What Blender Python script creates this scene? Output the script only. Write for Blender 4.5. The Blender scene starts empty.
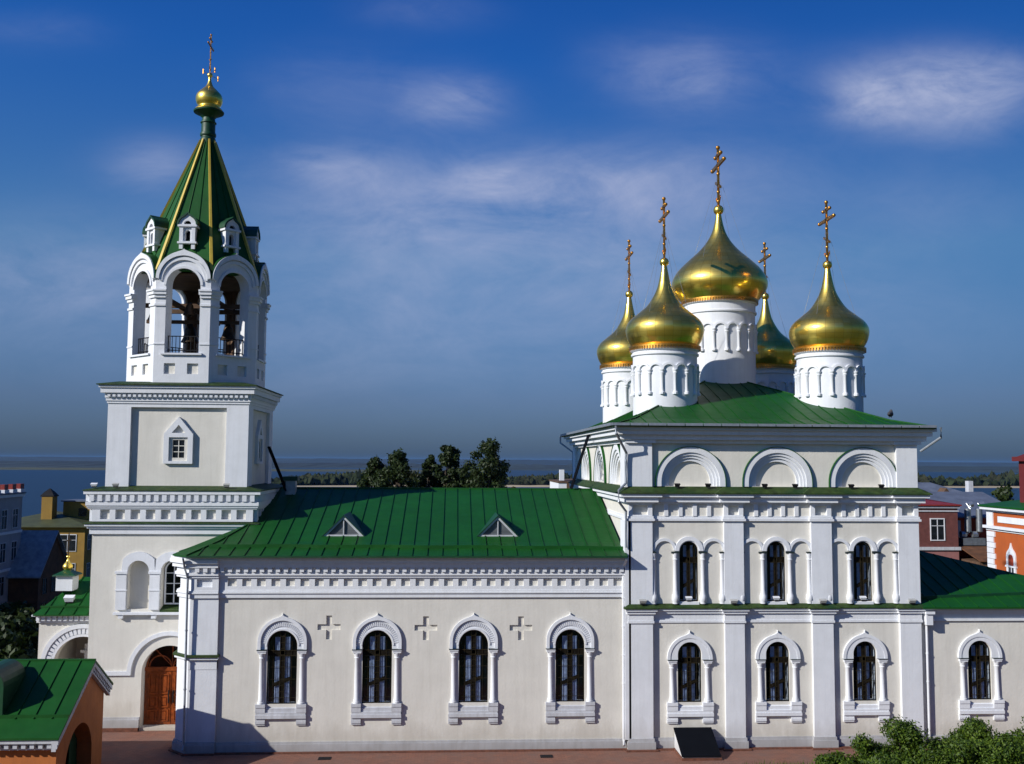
import bpy, bmesh, math, random
import numpy as np
from mathutils import Vector, Matrix
from mathutils.geometry import tessellate_polygon
random.seed(7); rng = np.random.default_rng(7)
PI = math.pi; R = math.radians
S = bpy.context.scene
COL = S.collection

# ------------------------------------------------------------------ camera
FPX, PITCH, YAW, ROLL, CAMZ = 991.6, 0.07866, 0.05777, 0.00605, 14.218
cd = bpy.data.cameras.new("camera"); cam = bpy.data.objects.new("camera", cd); COL.objects.link(cam)
cd.sensor_width = 36; cd.lens = 36*FPX/1024; cd.clip_start = .1; cd.clip_end = 90000
fw = Vector((math.sin(YAW)*math.cos(PITCH), math.cos(YAW)*math.cos(PITCH), math.sin(PITCH)))
rt = Vector((math.cos(YAW), -math.sin(YAW), 0)); up = rt.cross(fw)
r2 = rt*math.cos(ROLL)+up*math.sin(ROLL); u2 = up*math.cos(ROLL)-rt*math.sin(ROLL)
mw = Matrix((r2, u2, -fw)).transposed().to_4x4(); mw.translation = (0, -50, CAMZ)
cam.matrix_world = mw; S.camera = cam

# ------------------------------------------------------------------ sun, sky, exposure
SUN_AZ, SUN_EL = R(61.5), R(28)       # to the left of the facade's normal
tosun = Vector((-math.sin(SUN_AZ)*math.cos(SUN_EL), -math.cos(SUN_AZ)*math.cos(SUN_EL), math.sin(SUN_EL)))
sd = bpy.data.lights.new("sun", 'SUN'); sd.energy = 5.0; sd.angle = R(.5); sd.color = (1, .965, .895)
so = bpy.data.objects.new("sun", sd); COL.objects.link(so)
so.rotation_euler = tosun.to_track_quat('Z', 'Y').to_euler()
S.view_settings.view_transform = 'Standard'; S.view_settings.look = 'None'
S.view_settings.exposure = 0; S.view_settings.gamma = 1

W = bpy.data.worlds.new("World"); S.world = W; W.use_nodes = True
nt = W.node_tree; nt.nodes.clear()
class N:                                   # small node-graph helper
    def __init__(s, nt): s.nt = nt
    def n(s, typ, **kw):
        x = s.nt.nodes.new(typ)
        for k, v in kw.items(): setattr(x, k, v)
        return x
    def l(s, a, b): s.nt.links.new(a, b)
    def inp(s, sock, v):
        if hasattr(v, 'is_output'): s.l(v, sock)
        else: sock.default_value = v
    def m(s, op, a, b=0., c=None, clamp=False):
        x = s.n('ShaderNodeMath', operation=op, use_clamp=clamp)
        s.inp(x.inputs[0], a); s.inp(x.inputs[1], b)
        if c is not None: s.inp(x.inputs[2], c)
        return x.outputs[0]
    def mix(s, f, a, b, blend='MIX'):
        x = s.n('ShaderNodeMix', data_type='RGBA', blend_type=blend)
        s.inp(x.inputs[0], f); s.inp(x.inputs[6], a); s.inp(x.inputs[7], b)
        return x.outputs[2]
    def ramp(s, f, pts):
        x = s.n('ShaderNodeValToRGB'); e = x.color_ramp.elements
        while len(e) < len(pts): e.new(.5)
        for i, (p, c) in enumerate(pts): e[i].position = p; e[i].color = c if len(c) == 4 else (*c, 1)
        s.inp(x.inputs[0], f); return x.outputs[0]
    def noise(s, vec, scale, detail=4, rough=.5, dist=0.):
        x = s.n('ShaderNodeTexNoise'); s.inp(x.inputs['Vector'], vec)
        x.inputs['Scale'].default_value = scale; x.inputs['Detail'].default_value = detail
        x.inputs['Roughness'].default_value = rough; x.inputs['Distortion'].default_value = dist
        return x.outputs['Fac']
    def mapping(s, vec, sc=(1, 1, 1), loc=(0, 0, 0), rot=(0, 0, 0)):
        x = s.n('ShaderNodeMapping'); s.inp(x.inputs[0], vec)
        x.inputs['Location'].default_value = loc; x.inputs['Scale'].default_value = sc; x.inputs['Rotation'].default_value = rot
        return x.outputs[0]

def c4(c): return (*c, 1.)
g = N(nt)
sky = g.n('ShaderNodeTexSky', sky_type='NISHITA', sun_disc=False)
sky.sun_elevation = SUN_EL; sky.sun_rotation = math.atan2(tosun.x, tosun.y) % (2*PI)
sky.altitude = 200; sky.air_density = 1.0; sky.dust_density = .6; sky.ozone_density = 2.5
tc = g.n('ShaderNodeTexCoord'); sep = g.n('ShaderNodeSeparateXYZ'); g.l(tc.outputs['Generated'], sep.inputs[0])
X_, Y_, Z_ = sep.outputs
# clear-air colour grade by elevation, then clouds that hang at fixed directions of the sky
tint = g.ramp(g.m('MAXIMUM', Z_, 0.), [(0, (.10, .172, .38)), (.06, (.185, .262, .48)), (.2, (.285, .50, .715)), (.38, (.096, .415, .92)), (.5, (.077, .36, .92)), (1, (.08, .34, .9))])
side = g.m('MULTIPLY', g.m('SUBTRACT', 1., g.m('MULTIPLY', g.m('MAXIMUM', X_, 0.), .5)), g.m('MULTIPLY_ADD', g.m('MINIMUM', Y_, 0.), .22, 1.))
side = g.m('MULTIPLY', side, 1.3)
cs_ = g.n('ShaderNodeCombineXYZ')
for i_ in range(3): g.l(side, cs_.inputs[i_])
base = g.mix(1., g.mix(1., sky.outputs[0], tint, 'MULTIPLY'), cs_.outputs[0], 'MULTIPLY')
yy = g.m('MAXIMUM', Y_, .08)
U = g.m('DIVIDE', X_, yy); V = g.m('DIVIDE', Z_, yy)
uv = g.n('ShaderNodeCombineXYZ'); g.l(U, uv.inputs[0]); g.l(V, uv.inputs[1])
def direction(px, py):
    d = Matrix((r2, u2, fw)).transposed() @ Vector(((px-512)/FPX, -(py-382)/FPX, 1))
    return d.x/d.y, d.z/d.y
wisp = g.noise(g.mapping(uv.outputs[0], (1.0, 2.6, 1), (3.1, 1.7, 0), (0, 0, R(-12))), 5.0, 9, .62, .6)
fine = g.noise(g.mapping(uv.outputs[0], (1.0, 1.9, 1), (.3, 4.2, 0), (0, 0, R(-22))), 13.0, 8, .65, .8)
tot = 0.
for px, py, a, b, amp in ((935, 95, 92, 38, 1.15), (868, 100, 40, 22, .8), (985, 78, 70, 30, .55), (455, 100, 46, 24, .7), (690, 72, 80, 34, .6), (330, 165, 48, 18, .55),
                          (490, 180, 32, 16, .7), (600, 190, 130, 38, .66), (155, 165, 46, 24, .5), (420, 205, 150, 52, .5), (60, 275, 130, 50, .46),
                          (560, 270, 290, 75, .46), (300, 345, 260, 55, .24), (820, 330, 200, 60, .14), (350, 90, 90, 40, .2), (40, 30, 60, 18, .16), (420, 10, 60, 18, .2), (940, 200, 90, 40, .15), (740, 165, 120, 40, .16)):
    u0, v0 = direction(px, py)
    du = g.m('MULTIPLY', g.m('SUBTRACT', U, u0), FPX/a); dv = g.m('MULTIPLY', g.m('SUBTRACT', V, v0), FPX/b)
    e = g.m('POWER', 2.718, g.m('MULTIPLY', g.m('ADD', g.m('MULTIPLY', du, du), g.m('MULTIPLY', dv, dv)), -1.))
    tot = g.m('ADD', g.m('MULTIPLY', e, amp), tot)
nn = g.m('ADD', g.m('MULTIPLY', wisp, .68), g.m('MULTIPLY', fine, .32))
nn = g.m('MULTIPLY_ADD', g.m('SUBTRACT', nn, .5), 2.7, .66)
cl = g.m('MULTIPLY', tot, g.m('MAXIMUM', nn, .08), clamp=True)
cl = g.m('MULTIPLY', cl, g.m('GREATER_THAN', Y_, .08))
cl = g.m('MINIMUM', g.m('MULTIPLY', cl, 1.0), .88)
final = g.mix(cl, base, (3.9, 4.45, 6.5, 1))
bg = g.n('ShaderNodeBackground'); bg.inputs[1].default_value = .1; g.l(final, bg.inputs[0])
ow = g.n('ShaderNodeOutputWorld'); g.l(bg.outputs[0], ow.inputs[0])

# ------------------------------------------------------------------ materials
MATS = {}
def mat(name, col, rough=.7, metal=0., var=.06, vscale=1.5, streak=0., bump=0., bscale=30., col2=None, spec=.5, coat=0., splash=0.):
    m = bpy.data.materials.new(name); m.use_nodes = True; t = m.node_tree; b = t.nodes['Principled BSDF']
    k = N(t); co = k.n('ShaderNodeNewGeometry').outputs['Position']
    n1 = k.noise(co, vscale, 6, .6)
    lo = tuple(x*(1-var*2) for x in col); hi = tuple(min(1, x*(1+var*2)) for x in col)
    c = k.ramp(n1, [(.3, lo), (.7, hi)])
    if col2:
        n3 = k.noise(co, vscale*.33, 5, .65)
        c = k.mix(k.ramp(n3, [(.45, (0, 0, 0)), (.68, (1, 1, 1))]), c, c4(col2))
    if streak:
        n2 = k.noise(k.mapping(co, (3.2, 3.2, .22)), 1.6, 6, .62)
        f = k.m('MULTIPLY', k.ramp(n2, [(.46, (0, 0, 0)), (.74, (1, 1, 1))]), streak)
        c = k.mix(f, c, (col[0]*.52, col[1]*.50, col[2]*.45, 1))
        if splash:
            sz = k.n('ShaderNodeSeparateXYZ'); k.l(co, sz.inputs[0])
            h_ = k.m('SUBTRACT', 1., k.m('DIVIDE', sz.outputs[2], k.m('MULTIPLY_ADD', k.noise(k.mapping(co, (1.3, 1.3, .5)), 1., 5, .65), 3.2, -.2)), clamp=True)
            c = k.mix(k.m('MULTIPLY', h_, splash), c, (col[0]*.42, col[1]*.37, col[2]*.30, 1))
    k.inp(b.inputs['Base Color'], c); b.inputs['Metallic'].default_value = metal
    b.inputs['Specular IOR Level'].default_value = spec; b.inputs['Coat Weight'].default_value = coat
    rr = k.m('MULTIPLY_ADD', k.noise(co, vscale*2.3, 4), .2, rough-.1, clamp=True); k.l(rr, b.inputs['Roughness'])
    if bump:
        bp = k.n('ShaderNodeBump'); bp.inputs['Strength'].default_value = bump; bp.inputs['Distance'].default_value = .03
        k.l(k.noise(co, bscale, 5), bp.inputs['Height']); k.l(bp.outputs[0], b.inputs['Normal'])
    MATS[name] = m; return m
cream = mat('cream_plaster', (.675, .648, .585), .85, var=.03, vscale=.8, streak=.16, bump=.25, bscale=9, splash=.55)
white = mat('white_plaster', (.71, .725, .755), .8, var=.025, vscale=1.2, streak=.16, bump=.2, bscale=12, splash=.5)
greyw = mat('weathered_white_plaster', (.52, .53, .56), .85, var=.06, vscale=2, streak=.4, bump=.2, splash=.6)
green = mat('green_painted_metal', (.0065, .074, .009), .55, var=.09, vscale=.9, streak=.12, bump=.35, bscale=2.2, col2=(.006, .065, .008), spec=.25)
dgreen = mat('dark_green_painted_metal', (.004, .050, .016), .5, var=.12, vscale=1.5, bump=.15, bscale=4)
moss = mat('mossy_green_metal', (.028, .052, .010), .7, var=.3, vscale=3, col2=(.010, .042, .010), bump=.2, spec=.3)
yellow = mat('yellow_rib_paint', (.62, .44, .06), .45, var=.08)
iron = mat('black_iron', (.010, .010, .012), .7, var=.1, spec=.2)
bronze = mat('bronze', (.045, .026, .012), .55, .5, var=.3, vscale=4)
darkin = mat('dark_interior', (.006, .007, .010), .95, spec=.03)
pale_strip_m = mat('pale_blue_grey_strip', (.56, .60, .67), .9, var=.2, vscale=5)
zinc = mat('zinc_grey_metal', (.30, .33, .37), .4, .4, var=.08, vscale=4)
wood = mat('varnished_door_wood', (.24, .052, .009), .4, var=.22, vscale=5, streak=.3)
timber = mat('brown_timber', (.10, .055, .03), .8, var=.2)
orange = mat('orange_plaster', (.42, .13, .028), .85, var=.06, streak=.25, bump=.2)
brick = mat('red_brown_base', (.14, .05, .028), .85, var=.2, vscale=5)
paving = mat('red_paving_edge', (.27, .125, .085), .9, var=.14, vscale=3, bump=.3, col2=(.20, .11, .08))
asphalt = mat('asphalt', (.05, .05, .052), .9, var=.15, vscale=3, bump=.3)
grassm = mat('grass_ground', (.045, .075, .016), .95, var=.3, vscale=.6, bump=.4, col2=(.06, .065, .02))
goldcross = mat('gilded_cross', (.62, .30, .06), .42, 1., var=.15, vscale=9)

def dome_gold():
    m = bpy.data.materials.new('gilded_dome'); m.use_nodes = True; t = m.node_tree; b = t.nodes['Principled BSDF']; k = N(t)
    co = k.n('ShaderNodeTexCoord').outputs['Object']; sp = k.n('ShaderNodeSeparateXYZ'); k.l(co, sp.inputs[0])
    ang = k.m('ARCTAN2', sp.outputs[1], sp.outputs[0])
    zz = k.m('FRACT', k.m('MULTIPLY', sp.outputs[2], 3.6)); aa = k.m('FRACT', k.m('MULTIPLY', ang, 28/(2*PI)))
    line = k.m('MAXIMUM', k.m('LESS_THAN', zz, .06), k.m('LESS_THAN', aa, .05))
    cell = k.n('ShaderNodeCombineXYZ'); k.l(k.m('FLOOR', k.m('MULTIPLY', sp.outputs[2], 3.6)), cell.inputs[0]); k.l(k.m('FLOOR', k.m('MULTIPLY', ang, 28/(2*PI))), cell.inputs[1])
    wn = k.n('ShaderNodeTexWhiteNoise'); k.l(cell.outputs[0], wn.inputs[0])
    c = k.mix(wn.outputs[0], (1.0, .68, .12, 1), (1.0, .76, .18, 1))
    c = k.mix(k.m('MULTIPLY', line, .45), c, (.45, .25, .05, 1))
    k.l(c, b.inputs['Base Color']); b.inputs['Metallic'].default_value = 1
    k.l(k.m('MULTIPLY_ADD', k.noise(co, 2.2, 5), .12, .36), b.inputs['Roughness'])
    b2 = k.n('ShaderNodeBsdfPrincipled'); k.l(c, b2.inputs['Base Color']); b2.inputs['Metallic'].default_value = 1; b2.inputs['Roughness'].default_value = .15
    mx = k.n('ShaderNodeMixShader'); mx.inputs[0].default_value = .5; k.l(b.outputs[0], mx.inputs[1]); k.l(b2.outputs[0], mx.inputs[2]); k.l(mx.outputs[0], t.nodes['Material Output'].inputs[0])
    bp = k.n('ShaderNodeBump'); bp.inputs['Strength'].default_value = .12; bp.inputs['Distance'].default_value = .03
    k.l(k.m('ADD', k.m('MULTIPLY', wn.outputs[0], .25), k.noise(co, 3.0, 4)), bp.inputs['Height']); k.l(bp.outputs[0], b.inputs['Normal']); k.l(bp.outputs[0], b2.inputs['Normal'])
    return m
gold = dome_gold()

def glass_mat():
    m = bpy.data.materials.new('window_glass'); m.use_nodes = True; t = m.node_tree; t.nodes.clear(); k = N(t)
    tr = k.n('ShaderNodeBsdfTransparent'); tr.inputs[0].default_value = (.82, .86, .92, 1)
    gl = k.n('ShaderNodeBsdfGlossy'); gl.inputs['Roughness'].default_value = .06; gl.inputs[0].default_value = (.8, .85, .9, 1)
    fr = k.n('ShaderNodeFresnel'); fr.inputs[0].default_value = 1.5
    bp = k.n('ShaderNodeBump'); bp.inputs['Strength'].default_value = .1
    k.l(k.noise(k.n('ShaderNodeNewGeometry').outputs['Position'], 2.5, 2), bp.inputs['Height']); k.l(bp.outputs[0], gl.inputs['Normal'])
    mx = k.n('ShaderNodeMixShader'); k.l(k.m('MULTIPLY', fr.outputs[0], k.m('SUBTRACT', 1., k.n('ShaderNodeNewGeometry').outputs['Backfacing'])), mx.inputs[0]); k.l(tr.outputs[0], mx.inputs[1]); k.l(gl.outputs[0], mx.inputs[2])
    o = k.n('ShaderNodeOutputMaterial'); k.l(mx.outputs[0], o.inputs[0]); return m
glass = glass_mat()

def leaf_mat(name, ca, cb):
    m = bpy.data.materials.new(name); m.use_nodes = True; t = m.node_tree; b = t.nodes['Principled BSDF']; k = N(t)
    rnd = k.n('ShaderNodeNewGeometry').outputs['Random Per Island']
    c = k.ramp(rnd, [(0, ca), (.6, tuple((x+y)/2 for x, y in zip(ca, cb))), (1, cb)])
    k.l(c, b.inputs['Base Color']); b.inputs['Roughness'].default_value = .55; b.inputs['Specular IOR Level'].default_value = .3
    tl = k.n('ShaderNodeBsdfTranslucent'); k.l(c, tl.inputs[0])
    mx = k.n('ShaderNodeMixShader'); mx.inputs[0].default_value = .22
    k.l(b.outputs[0], mx.inputs[1]); k.l(tl.outputs[0], mx.inputs[2]); k.l(mx.outputs[0], t.nodes['Material Output'].inputs[0])
    return m
leaf_dark = leaf_mat('dark_foliage', (.012, .026, .006), (.040, .060, .013))
leaf_bush = leaf_mat('bush_foliage', (.014, .042, .004), (.115, .175, .014))
leaf_olive = leaf_mat('olive_foliage', (.02, .03, .008), (.045, .05, .015))
bark = mat('bark', (.06, .045, .032), .95, var=.2, vscale=6)

# ------------------------------------------------------------------ mesh builder
def frame(o, u, n):                         # local (u, v up, w outward) -> world
    u = Vector(u).normalized(); n = Vector(n).normalized(); v = Vector((0, 0, 1))
    M = Matrix((u, v, n)).transposed().to_4x4(); M.translation = Vector(o); return M
FRONT = frame((0, 0, 0), (1, 0, 0), (0, -1, 0))
def facade(y): return frame((0, y, 0), (1, 0, 0), (0, -1, 0))
class MB:
    def __init__(s, M=None): s.V = []; s.F = []; s.M = M or Matrix.Identity(4)
    def add(s, vs, fs):
        k = len(s.V); s.V += [s.M @ Vector(v) for v in vs]; s.F += [tuple(i+k for i in f) for f in fs]; return s
    def box(s, a0, a1, b0, b1, c0, c1):
        return s.add([(a, b, c) for c in (c0, c1) for b in (b0, b1) for a in (a0, a1)],
                     [(0, 2, 3, 1), (4, 5, 7, 6), (0, 1, 5, 4), (2, 6, 7, 3), (0, 4, 6, 2), (1, 3, 7, 5)])
    def hexa(s, u0, u1, v0, v1, w0, w1, e0=0., e1=0., d=0.):   # front face (w1) wider by e0/e1, top front edge lowered by d
        return s.add([(u0, v0, w0), (u1, v0, w0), (u0, v1, w0), (u1, v1, w0), (u0-e0, v0, w1), (u1+e1, v0, w1), (u0-e0, v1-d, w1), (u1+e1, v1-d, w1)],
                     [(0, 2, 3, 1), (4, 5, 7, 6), (0, 1, 5, 4), (2, 6, 7, 3), (0, 4, 6, 2), (1, 3, 7, 5)])
    def plate(s, outer, holes, w0, w1, taper=0.):
        loops = [outer]+list(holes); flat = [p for l in loops for p in l]; n = len(flat)
        tris = tessellate_polygon([[Vector((p[0], p[1], 0)) for p in l] for l in loops])
        k = 1-taper
        vs = [(p[0], p[1], w1) for p in flat]+[(p[0]*k, p[1], w0) for p in flat]
        fs = [tuple(t) for t in tris]+[tuple(i+n for i in reversed(t)) for t in tris]
        i = 0
        for l in loops:
            m = len(l)
            for j in range(m): a = i+j; b = i+(j+1) % m; fs.append((a, b, b+n, a+n))
            i += m
        return s.add(vs, fs)
    def plan(s, poly, z0, z1):              # plan polygon (x,y) raised from z0 to z1
        n = len(poly); tris = tessellate_polygon([[Vector((p[0], p[1], 0)) for p in poly]])
        vs = [(p[0], p[1], z0) for p in poly]+[(p[0], p[1], z1) for p in poly]
        fs = [tuple(t) for t in tris]+[tuple(i+n for i in reversed(t)) for t in tris]
        fs += [(j, (j+1) % n, (j+1) % n+n, j+n) for j in range(n)]
        return s.add(vs, fs)
    def lathe(s, prof, c=(0, 0, 0), n=32, a0=0.):  # profile (r, z) about the z axis
        vs = []; fs = []
        for r, z in prof:
            for i in range(n): a = a0+2*PI*i/n; vs.append((c[0]+r*math.cos(a), c[1]+r*math.sin(a), c[2]+z))
        for j in range(len(prof)-1):
            for i in range(n): a = j*n+i; b = j*n+(i+1) % n; fs.append((a, b, b+n, a+n))
        fs.append(tuple(range(n))[::-1]); fs.append(tuple((len(prof)-1)*n+i for i in range(n)))
        return s.add(vs, fs)
    def vlathe(s, prof, u, w, n=14):        # profile (r, v) about a vertical axis in frame space
        vs = []; fs = []
        for r, v in prof:
            for i in range(n): a = 2*PI*i/n; vs.append((u+r*math.cos(a), v, w+r*math.sin(a)))
        for j in range(len(prof)-1):
            for i in range(n): a = j*n+i; b = j*n+(i+1) % n; fs.append((a, a+n, b+n, b))
        fs.append(tuple(range(n))); fs.append(tuple((len(prof)-1)*n+i for i in range(n))[::-1])
        return s.add(vs, fs)
    def tube(s, pts, r, n=8, r1=None):
        pts = [Vector(p) for p in pts]; vs = []; fs = []; m = len(pts)
        for i, p in enumerate(pts):
            d = (pts[min(i+1, m-1)]-pts[max(i-1, 0)]).normalized()
            a = d.orthogonal().normalized() if abs(d.z) > .98 else d.cross(Vector((0, 0, 1))).normalized()
            b = d.cross(a); rr = r if r1 is None else r+(r1-r)*i/(m-1)
            for j in range(n): t = 2*PI*j/n; vs.append(p+a*rr*math.cos(t)+b*rr*math.sin(t))
        for i in range(m-1):
            for j in range(n): x = i*n+j; y = i*n+(j+1) % n; fs.append((x, y, y+n, x+n))
        fs.append(tuple(range(n))[::-1]); fs.append(tuple((m-1)*n+i for i in range(n)))
        return s.add(vs, fs)
    def sheet(s, poly, t=.07):              # roof polygon with thickness below it
        n = len(poly); vs = [tuple(p) for p in poly]+[(p[0], p[1], p[2]-t) for p in poly]
        fs = [tuple(range(n)), tuple(range(n, 2*n))[::-1]]+[(j, j+n, (j+1) % n+n, (j+1) % n) for j in range(n)]
        return s.add(vs, fs)
    def bar(s, p, q, w, h):                 # seam: small upright rectangular bar from p to q
        p = Vector(p); q = Vector(q); d = (q-p).normalized(); a = d.cross(Vector((0, 0, 1)))
        a = a.normalized()*w/2 if a.length > 1e-4 else Vector((w/2, 0, 0)); up = a.cross(d).normalized()*h
        vs = [p-a, p+a, p+a+up, p-a+up, q-a, q+a, q+a+up, q-a+up]
        return s.add(vs, [(0, 3, 2, 1), (4, 5, 6, 7), (0, 1, 5, 4), (1, 2, 6, 5), (2, 3, 7, 6), (3, 0, 4, 7)])
    def sphere(s, c, r, n=12):
        return s.lathe([(max(r*math.sin(PI*i/n), .0005), -r*math.cos(PI*i/n)) for i in range(n+1)], c, n*2)

WLOC = {}
def build(name, mb, m, parent=None, smooth=False, loc=None):
    base = WLOC.get(parent, Vector((0, 0, 0))) if parent is not None else (Vector(loc) if loc is not None else Vector((0, 0, 0)))
    me = bpy.data.meshes.new(name); me.from_pydata([tuple(v-base) for v in mb.V], [], mb.F); me.update()
    b = bmesh.new(); b.from_mesh(me); bmesh.ops.recalc_face_normals(b, faces=b.faces); b.to_mesh(me); b.free()
    if smooth:
        me.polygons.foreach_set('use_smooth', [True]*len(me.polygons)); me.set_sharp_from_angle(angle=R(38))
    me.materials.append(m); o = bpy.data.objects.new(name, me); COL.objects.link(o)
    if parent is not None: o.parent = parent; WLOC[o] = base.copy()
    else: o.location = base; WLOC[o] = base.copy()
    return o
def tag(o, label=None, cat=None, group=None, kind=None):
    for k, v in (('label', label), ('category', cat), ('group', group), ('kind', kind)):
        if v: o[k] = v
    return o
def thing(name, loc, label, cat, group=None):
    o = bpy.data.objects.new(name, None); o.empty_display_size = .3; COL.objects.link(o); o.location = loc; WLOC[o] = Vector(loc)
    return tag(o, label, cat, group)
KIDS = {}
def dup(o, parent=None, loc=None, rot=None):
    c = o.copy(); COL.objects.link(c)
    if parent is not None: c.parent = parent
    if loc is not None: c.location = loc
    if rot is not None: c.rotation_euler = (0, 0, rot)
    for ch in [x for x in S.objects if x.parent == o]: dup(ch, c)
    return c
def place(proto, parent, world, rot=0.):     # copies of a part (with sub-parts) onto its thing
    return dup(proto, parent, Vector(world)-WLOC[parent], rot)
def retire(o):
    for ch in [x for x in S.objects if x.parent == o]: retire(ch)
    bpy.data.objects.remove(o)

# shapes in the (u, v) plane
def arc(cu, cv, r, a0, a1, n=18): return [(cu+r*math.cos(R(a0+(a1-a0)*i/n)), cv+r*math.sin(R(a0+(a1-a0)*i/n))) for i in range(n+1)]
def arched(cu, v0, h, sp, n=18, r=None): return [(cu-h, v0), (cu+h, v0)]+arc(cu, sp, h, 0, 180, n)
def rect(u0, u1, v0, v1): return [(u0, v0), (u1, v0), (u1, v1), (u0, v1)]
def ogee_half(r, tip, n=10, brk=58):
    if tip/r < 1.22: brk = 72
    p = arc(0, 0, r, 0, brk, n); e = p[-1]
    c = (e[0]-r*.42*math.sin(R(brk)), e[1]+r*.42*math.cos(R(brk)))
    for i in range(1, 7):
        t = i/6; p.append(((1-t)**2*e[0]+2*t*(1-t)*c[0]*.9, (1-t)**2*e[1]+2*t*(1-t)*c[1]+t*t*tip))
    return p
def ogee(cu, cv, r, tip, n=10):
    h = ogee_half(r, tip, n); return [(cu+a, cv+b) for a, b in h]+[(cu-a, cv+b) for a, b in reversed(h[:-1])]
def ring_ogee(cu, cv, r, tip, ri, n=10): return ogee(cu, cv, r, tip, n)+list(reversed(arc(cu, cv, ri, 0, 180, 20)))
def ring(cu, cv, r0, r1, a0=0, a1=180, n=24): return arc(cu, cv, r1, a0, a1, n)+list(reversed(arc(cu, cv, r0, a0, a1, n)))

# ------------------------------------------------------------------ setting: terrain, water, far banks
def terrain(x, y):
    z = 0.
    if y < -14: z = min((-14-y)*.37, 12.6)
    d = max(0, y-24, (-x-24) if y > 12 else 0, (x-44)*.5)
    if y > -14:
        if d > 0: z = -min(d*.10, 5.5)
        if y > 95: z = -5.5-(y-95)*.22
    return max(z, -52)
def sm(a, b, t): t = min(1, max(0, (t-a)/(b-a))); return t*t*(3-2*t)
xs = sorted(set([-26000, -12000, -5000, -2000, -900, -450, -260]+list(range(-180, 181, 6))+[260, 450, 900, 2000, 5000, 12000, 26000]))
ys = sorted(set([-900, -400, -200, -120]+list(range(-80, 331, 6))+[420, 700, 1500, 3000, 6000, 12000, 24000, 36000]))
gm = MB(); gm.V = [Vector((x, y, terrain(x, y)-.012)) for y in ys for x in xs]; nx = len(xs)
gm.F = [(j*nx+i, j*nx+i+1, (j+1)*nx+i+1, (j+1)*nx+i) for j in range(len(ys)-1) for i in range(nx-1)]
tag(build('ground', gm, grassm, smooth=True), kind='structure')
pv = MB()
for (x0, x1, y0, y1) in ((-34, 44, -13.8, 0.), (-34, -13, 0., 12.), ):
    pv.box(x0, x1, y0, y1, -.3, .0)
def paving_mat():
    m = bpy.data.materials.new('red_paving_slabs'); m.use_nodes = True; t = m.node_tree; b = t.nodes['Principled BSDF']; k = N(t)
    co = k.n('ShaderNodeNewGeometry').outputs['Position']
    br = k.n('ShaderNodeTexBrick'); k.l(co, br.inputs[0]); br.inputs['Scale'].default_value = 1.6; br.inputs['Mortar Size'].default_value = .012
    br.inputs['Color1'].default_value = (.25, .105, .065, 1); br.inputs['Color2'].default_value = (.19, .08, .052, 1); br.inputs['Mortar'].default_value = (.10, .06, .045, 1)
    c = k.mix(k.ramp(k.noise(co, .7, 6, .65), [(.42, (0, 0, 0)), (.7, (.7, .7, .7))]), br.outputs[0], (.16, .10, .08, 1))
    k.l(c, b.inputs['Base Color']); b.inputs['Roughness'].default_value = .9; return m
tag(build('paving', pv, paving_mat()), kind='structure')
# street running down past the west side
st = MB()
for i in range(9):
    y0, y1 = 12+i*10., 22+i*10.
    a, b = (-31-i*2.4, -31-(i+1)*2.4)
    za, zb = terrain(a, y0)+.06, terrain(b, y1)+.06
    st.sheet([(a-5.5, y0, za), (a+5.5, y0, za), (b+5.5, y1, zb), (b-5.5, y1, zb)], .4)
tag(build('street', st, asphalt), kind='structure')

for i_, (x_, y_) in enumerate(((-6.0, -1.1), (4.6, -1.15))):
    d_ = MB(); d_.box(x_-.3, x_+.3, y_-.22, y_+.22, .002, .02)
    for q_ in range(6): d_.box(x_-.26+q_*.09, x_-.22+q_*.09, y_-.19, y_+.19, .02, .03)
    tag(build('drain_grate', d_, iron), 'iron drain grate in the red paving '+('under the second nave window' if i_ == 0 else 'right of the third nave window'), 'drain grate')
def water_mat():
    m = bpy.data.materials.new('river_water'); m.use_nodes = True; t = m.node_tree; b = t.nodes['Principled BSDF']; k = N(t)
    co = k.n('ShaderNodeNewGeometry').outputs['Position']
    c = k.mix(k.noise(k.mapping(co, (.0004, .002, 1)), 3, 4), (.010, .028, .054, 1), (.015, .038, .070, 1)); k.l(c, b.inputs['Base Color'])
    b.inputs['Roughness'].default_value = .45; b.inputs['Specular IOR Level'].default_value = .3; b.inputs['IOR'].default_value = 1.33
    bp = k.n('ShaderNodeBump'); bp.inputs['Strength'].default_value = .5; bp.inputs['Distance'].default_value = .6
    k.l(k.noise(k.mapping(co, (.12, .25, 1)), 1, 5), bp.inputs['Height']); k.l(bp.outputs[0], b.inputs['Normal']); return m
wt = MB(); wt.box(-25900, 25900, 280, 35900, -46, -45)
tag(build('river', wt, water_mat()), kind='structure')

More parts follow.
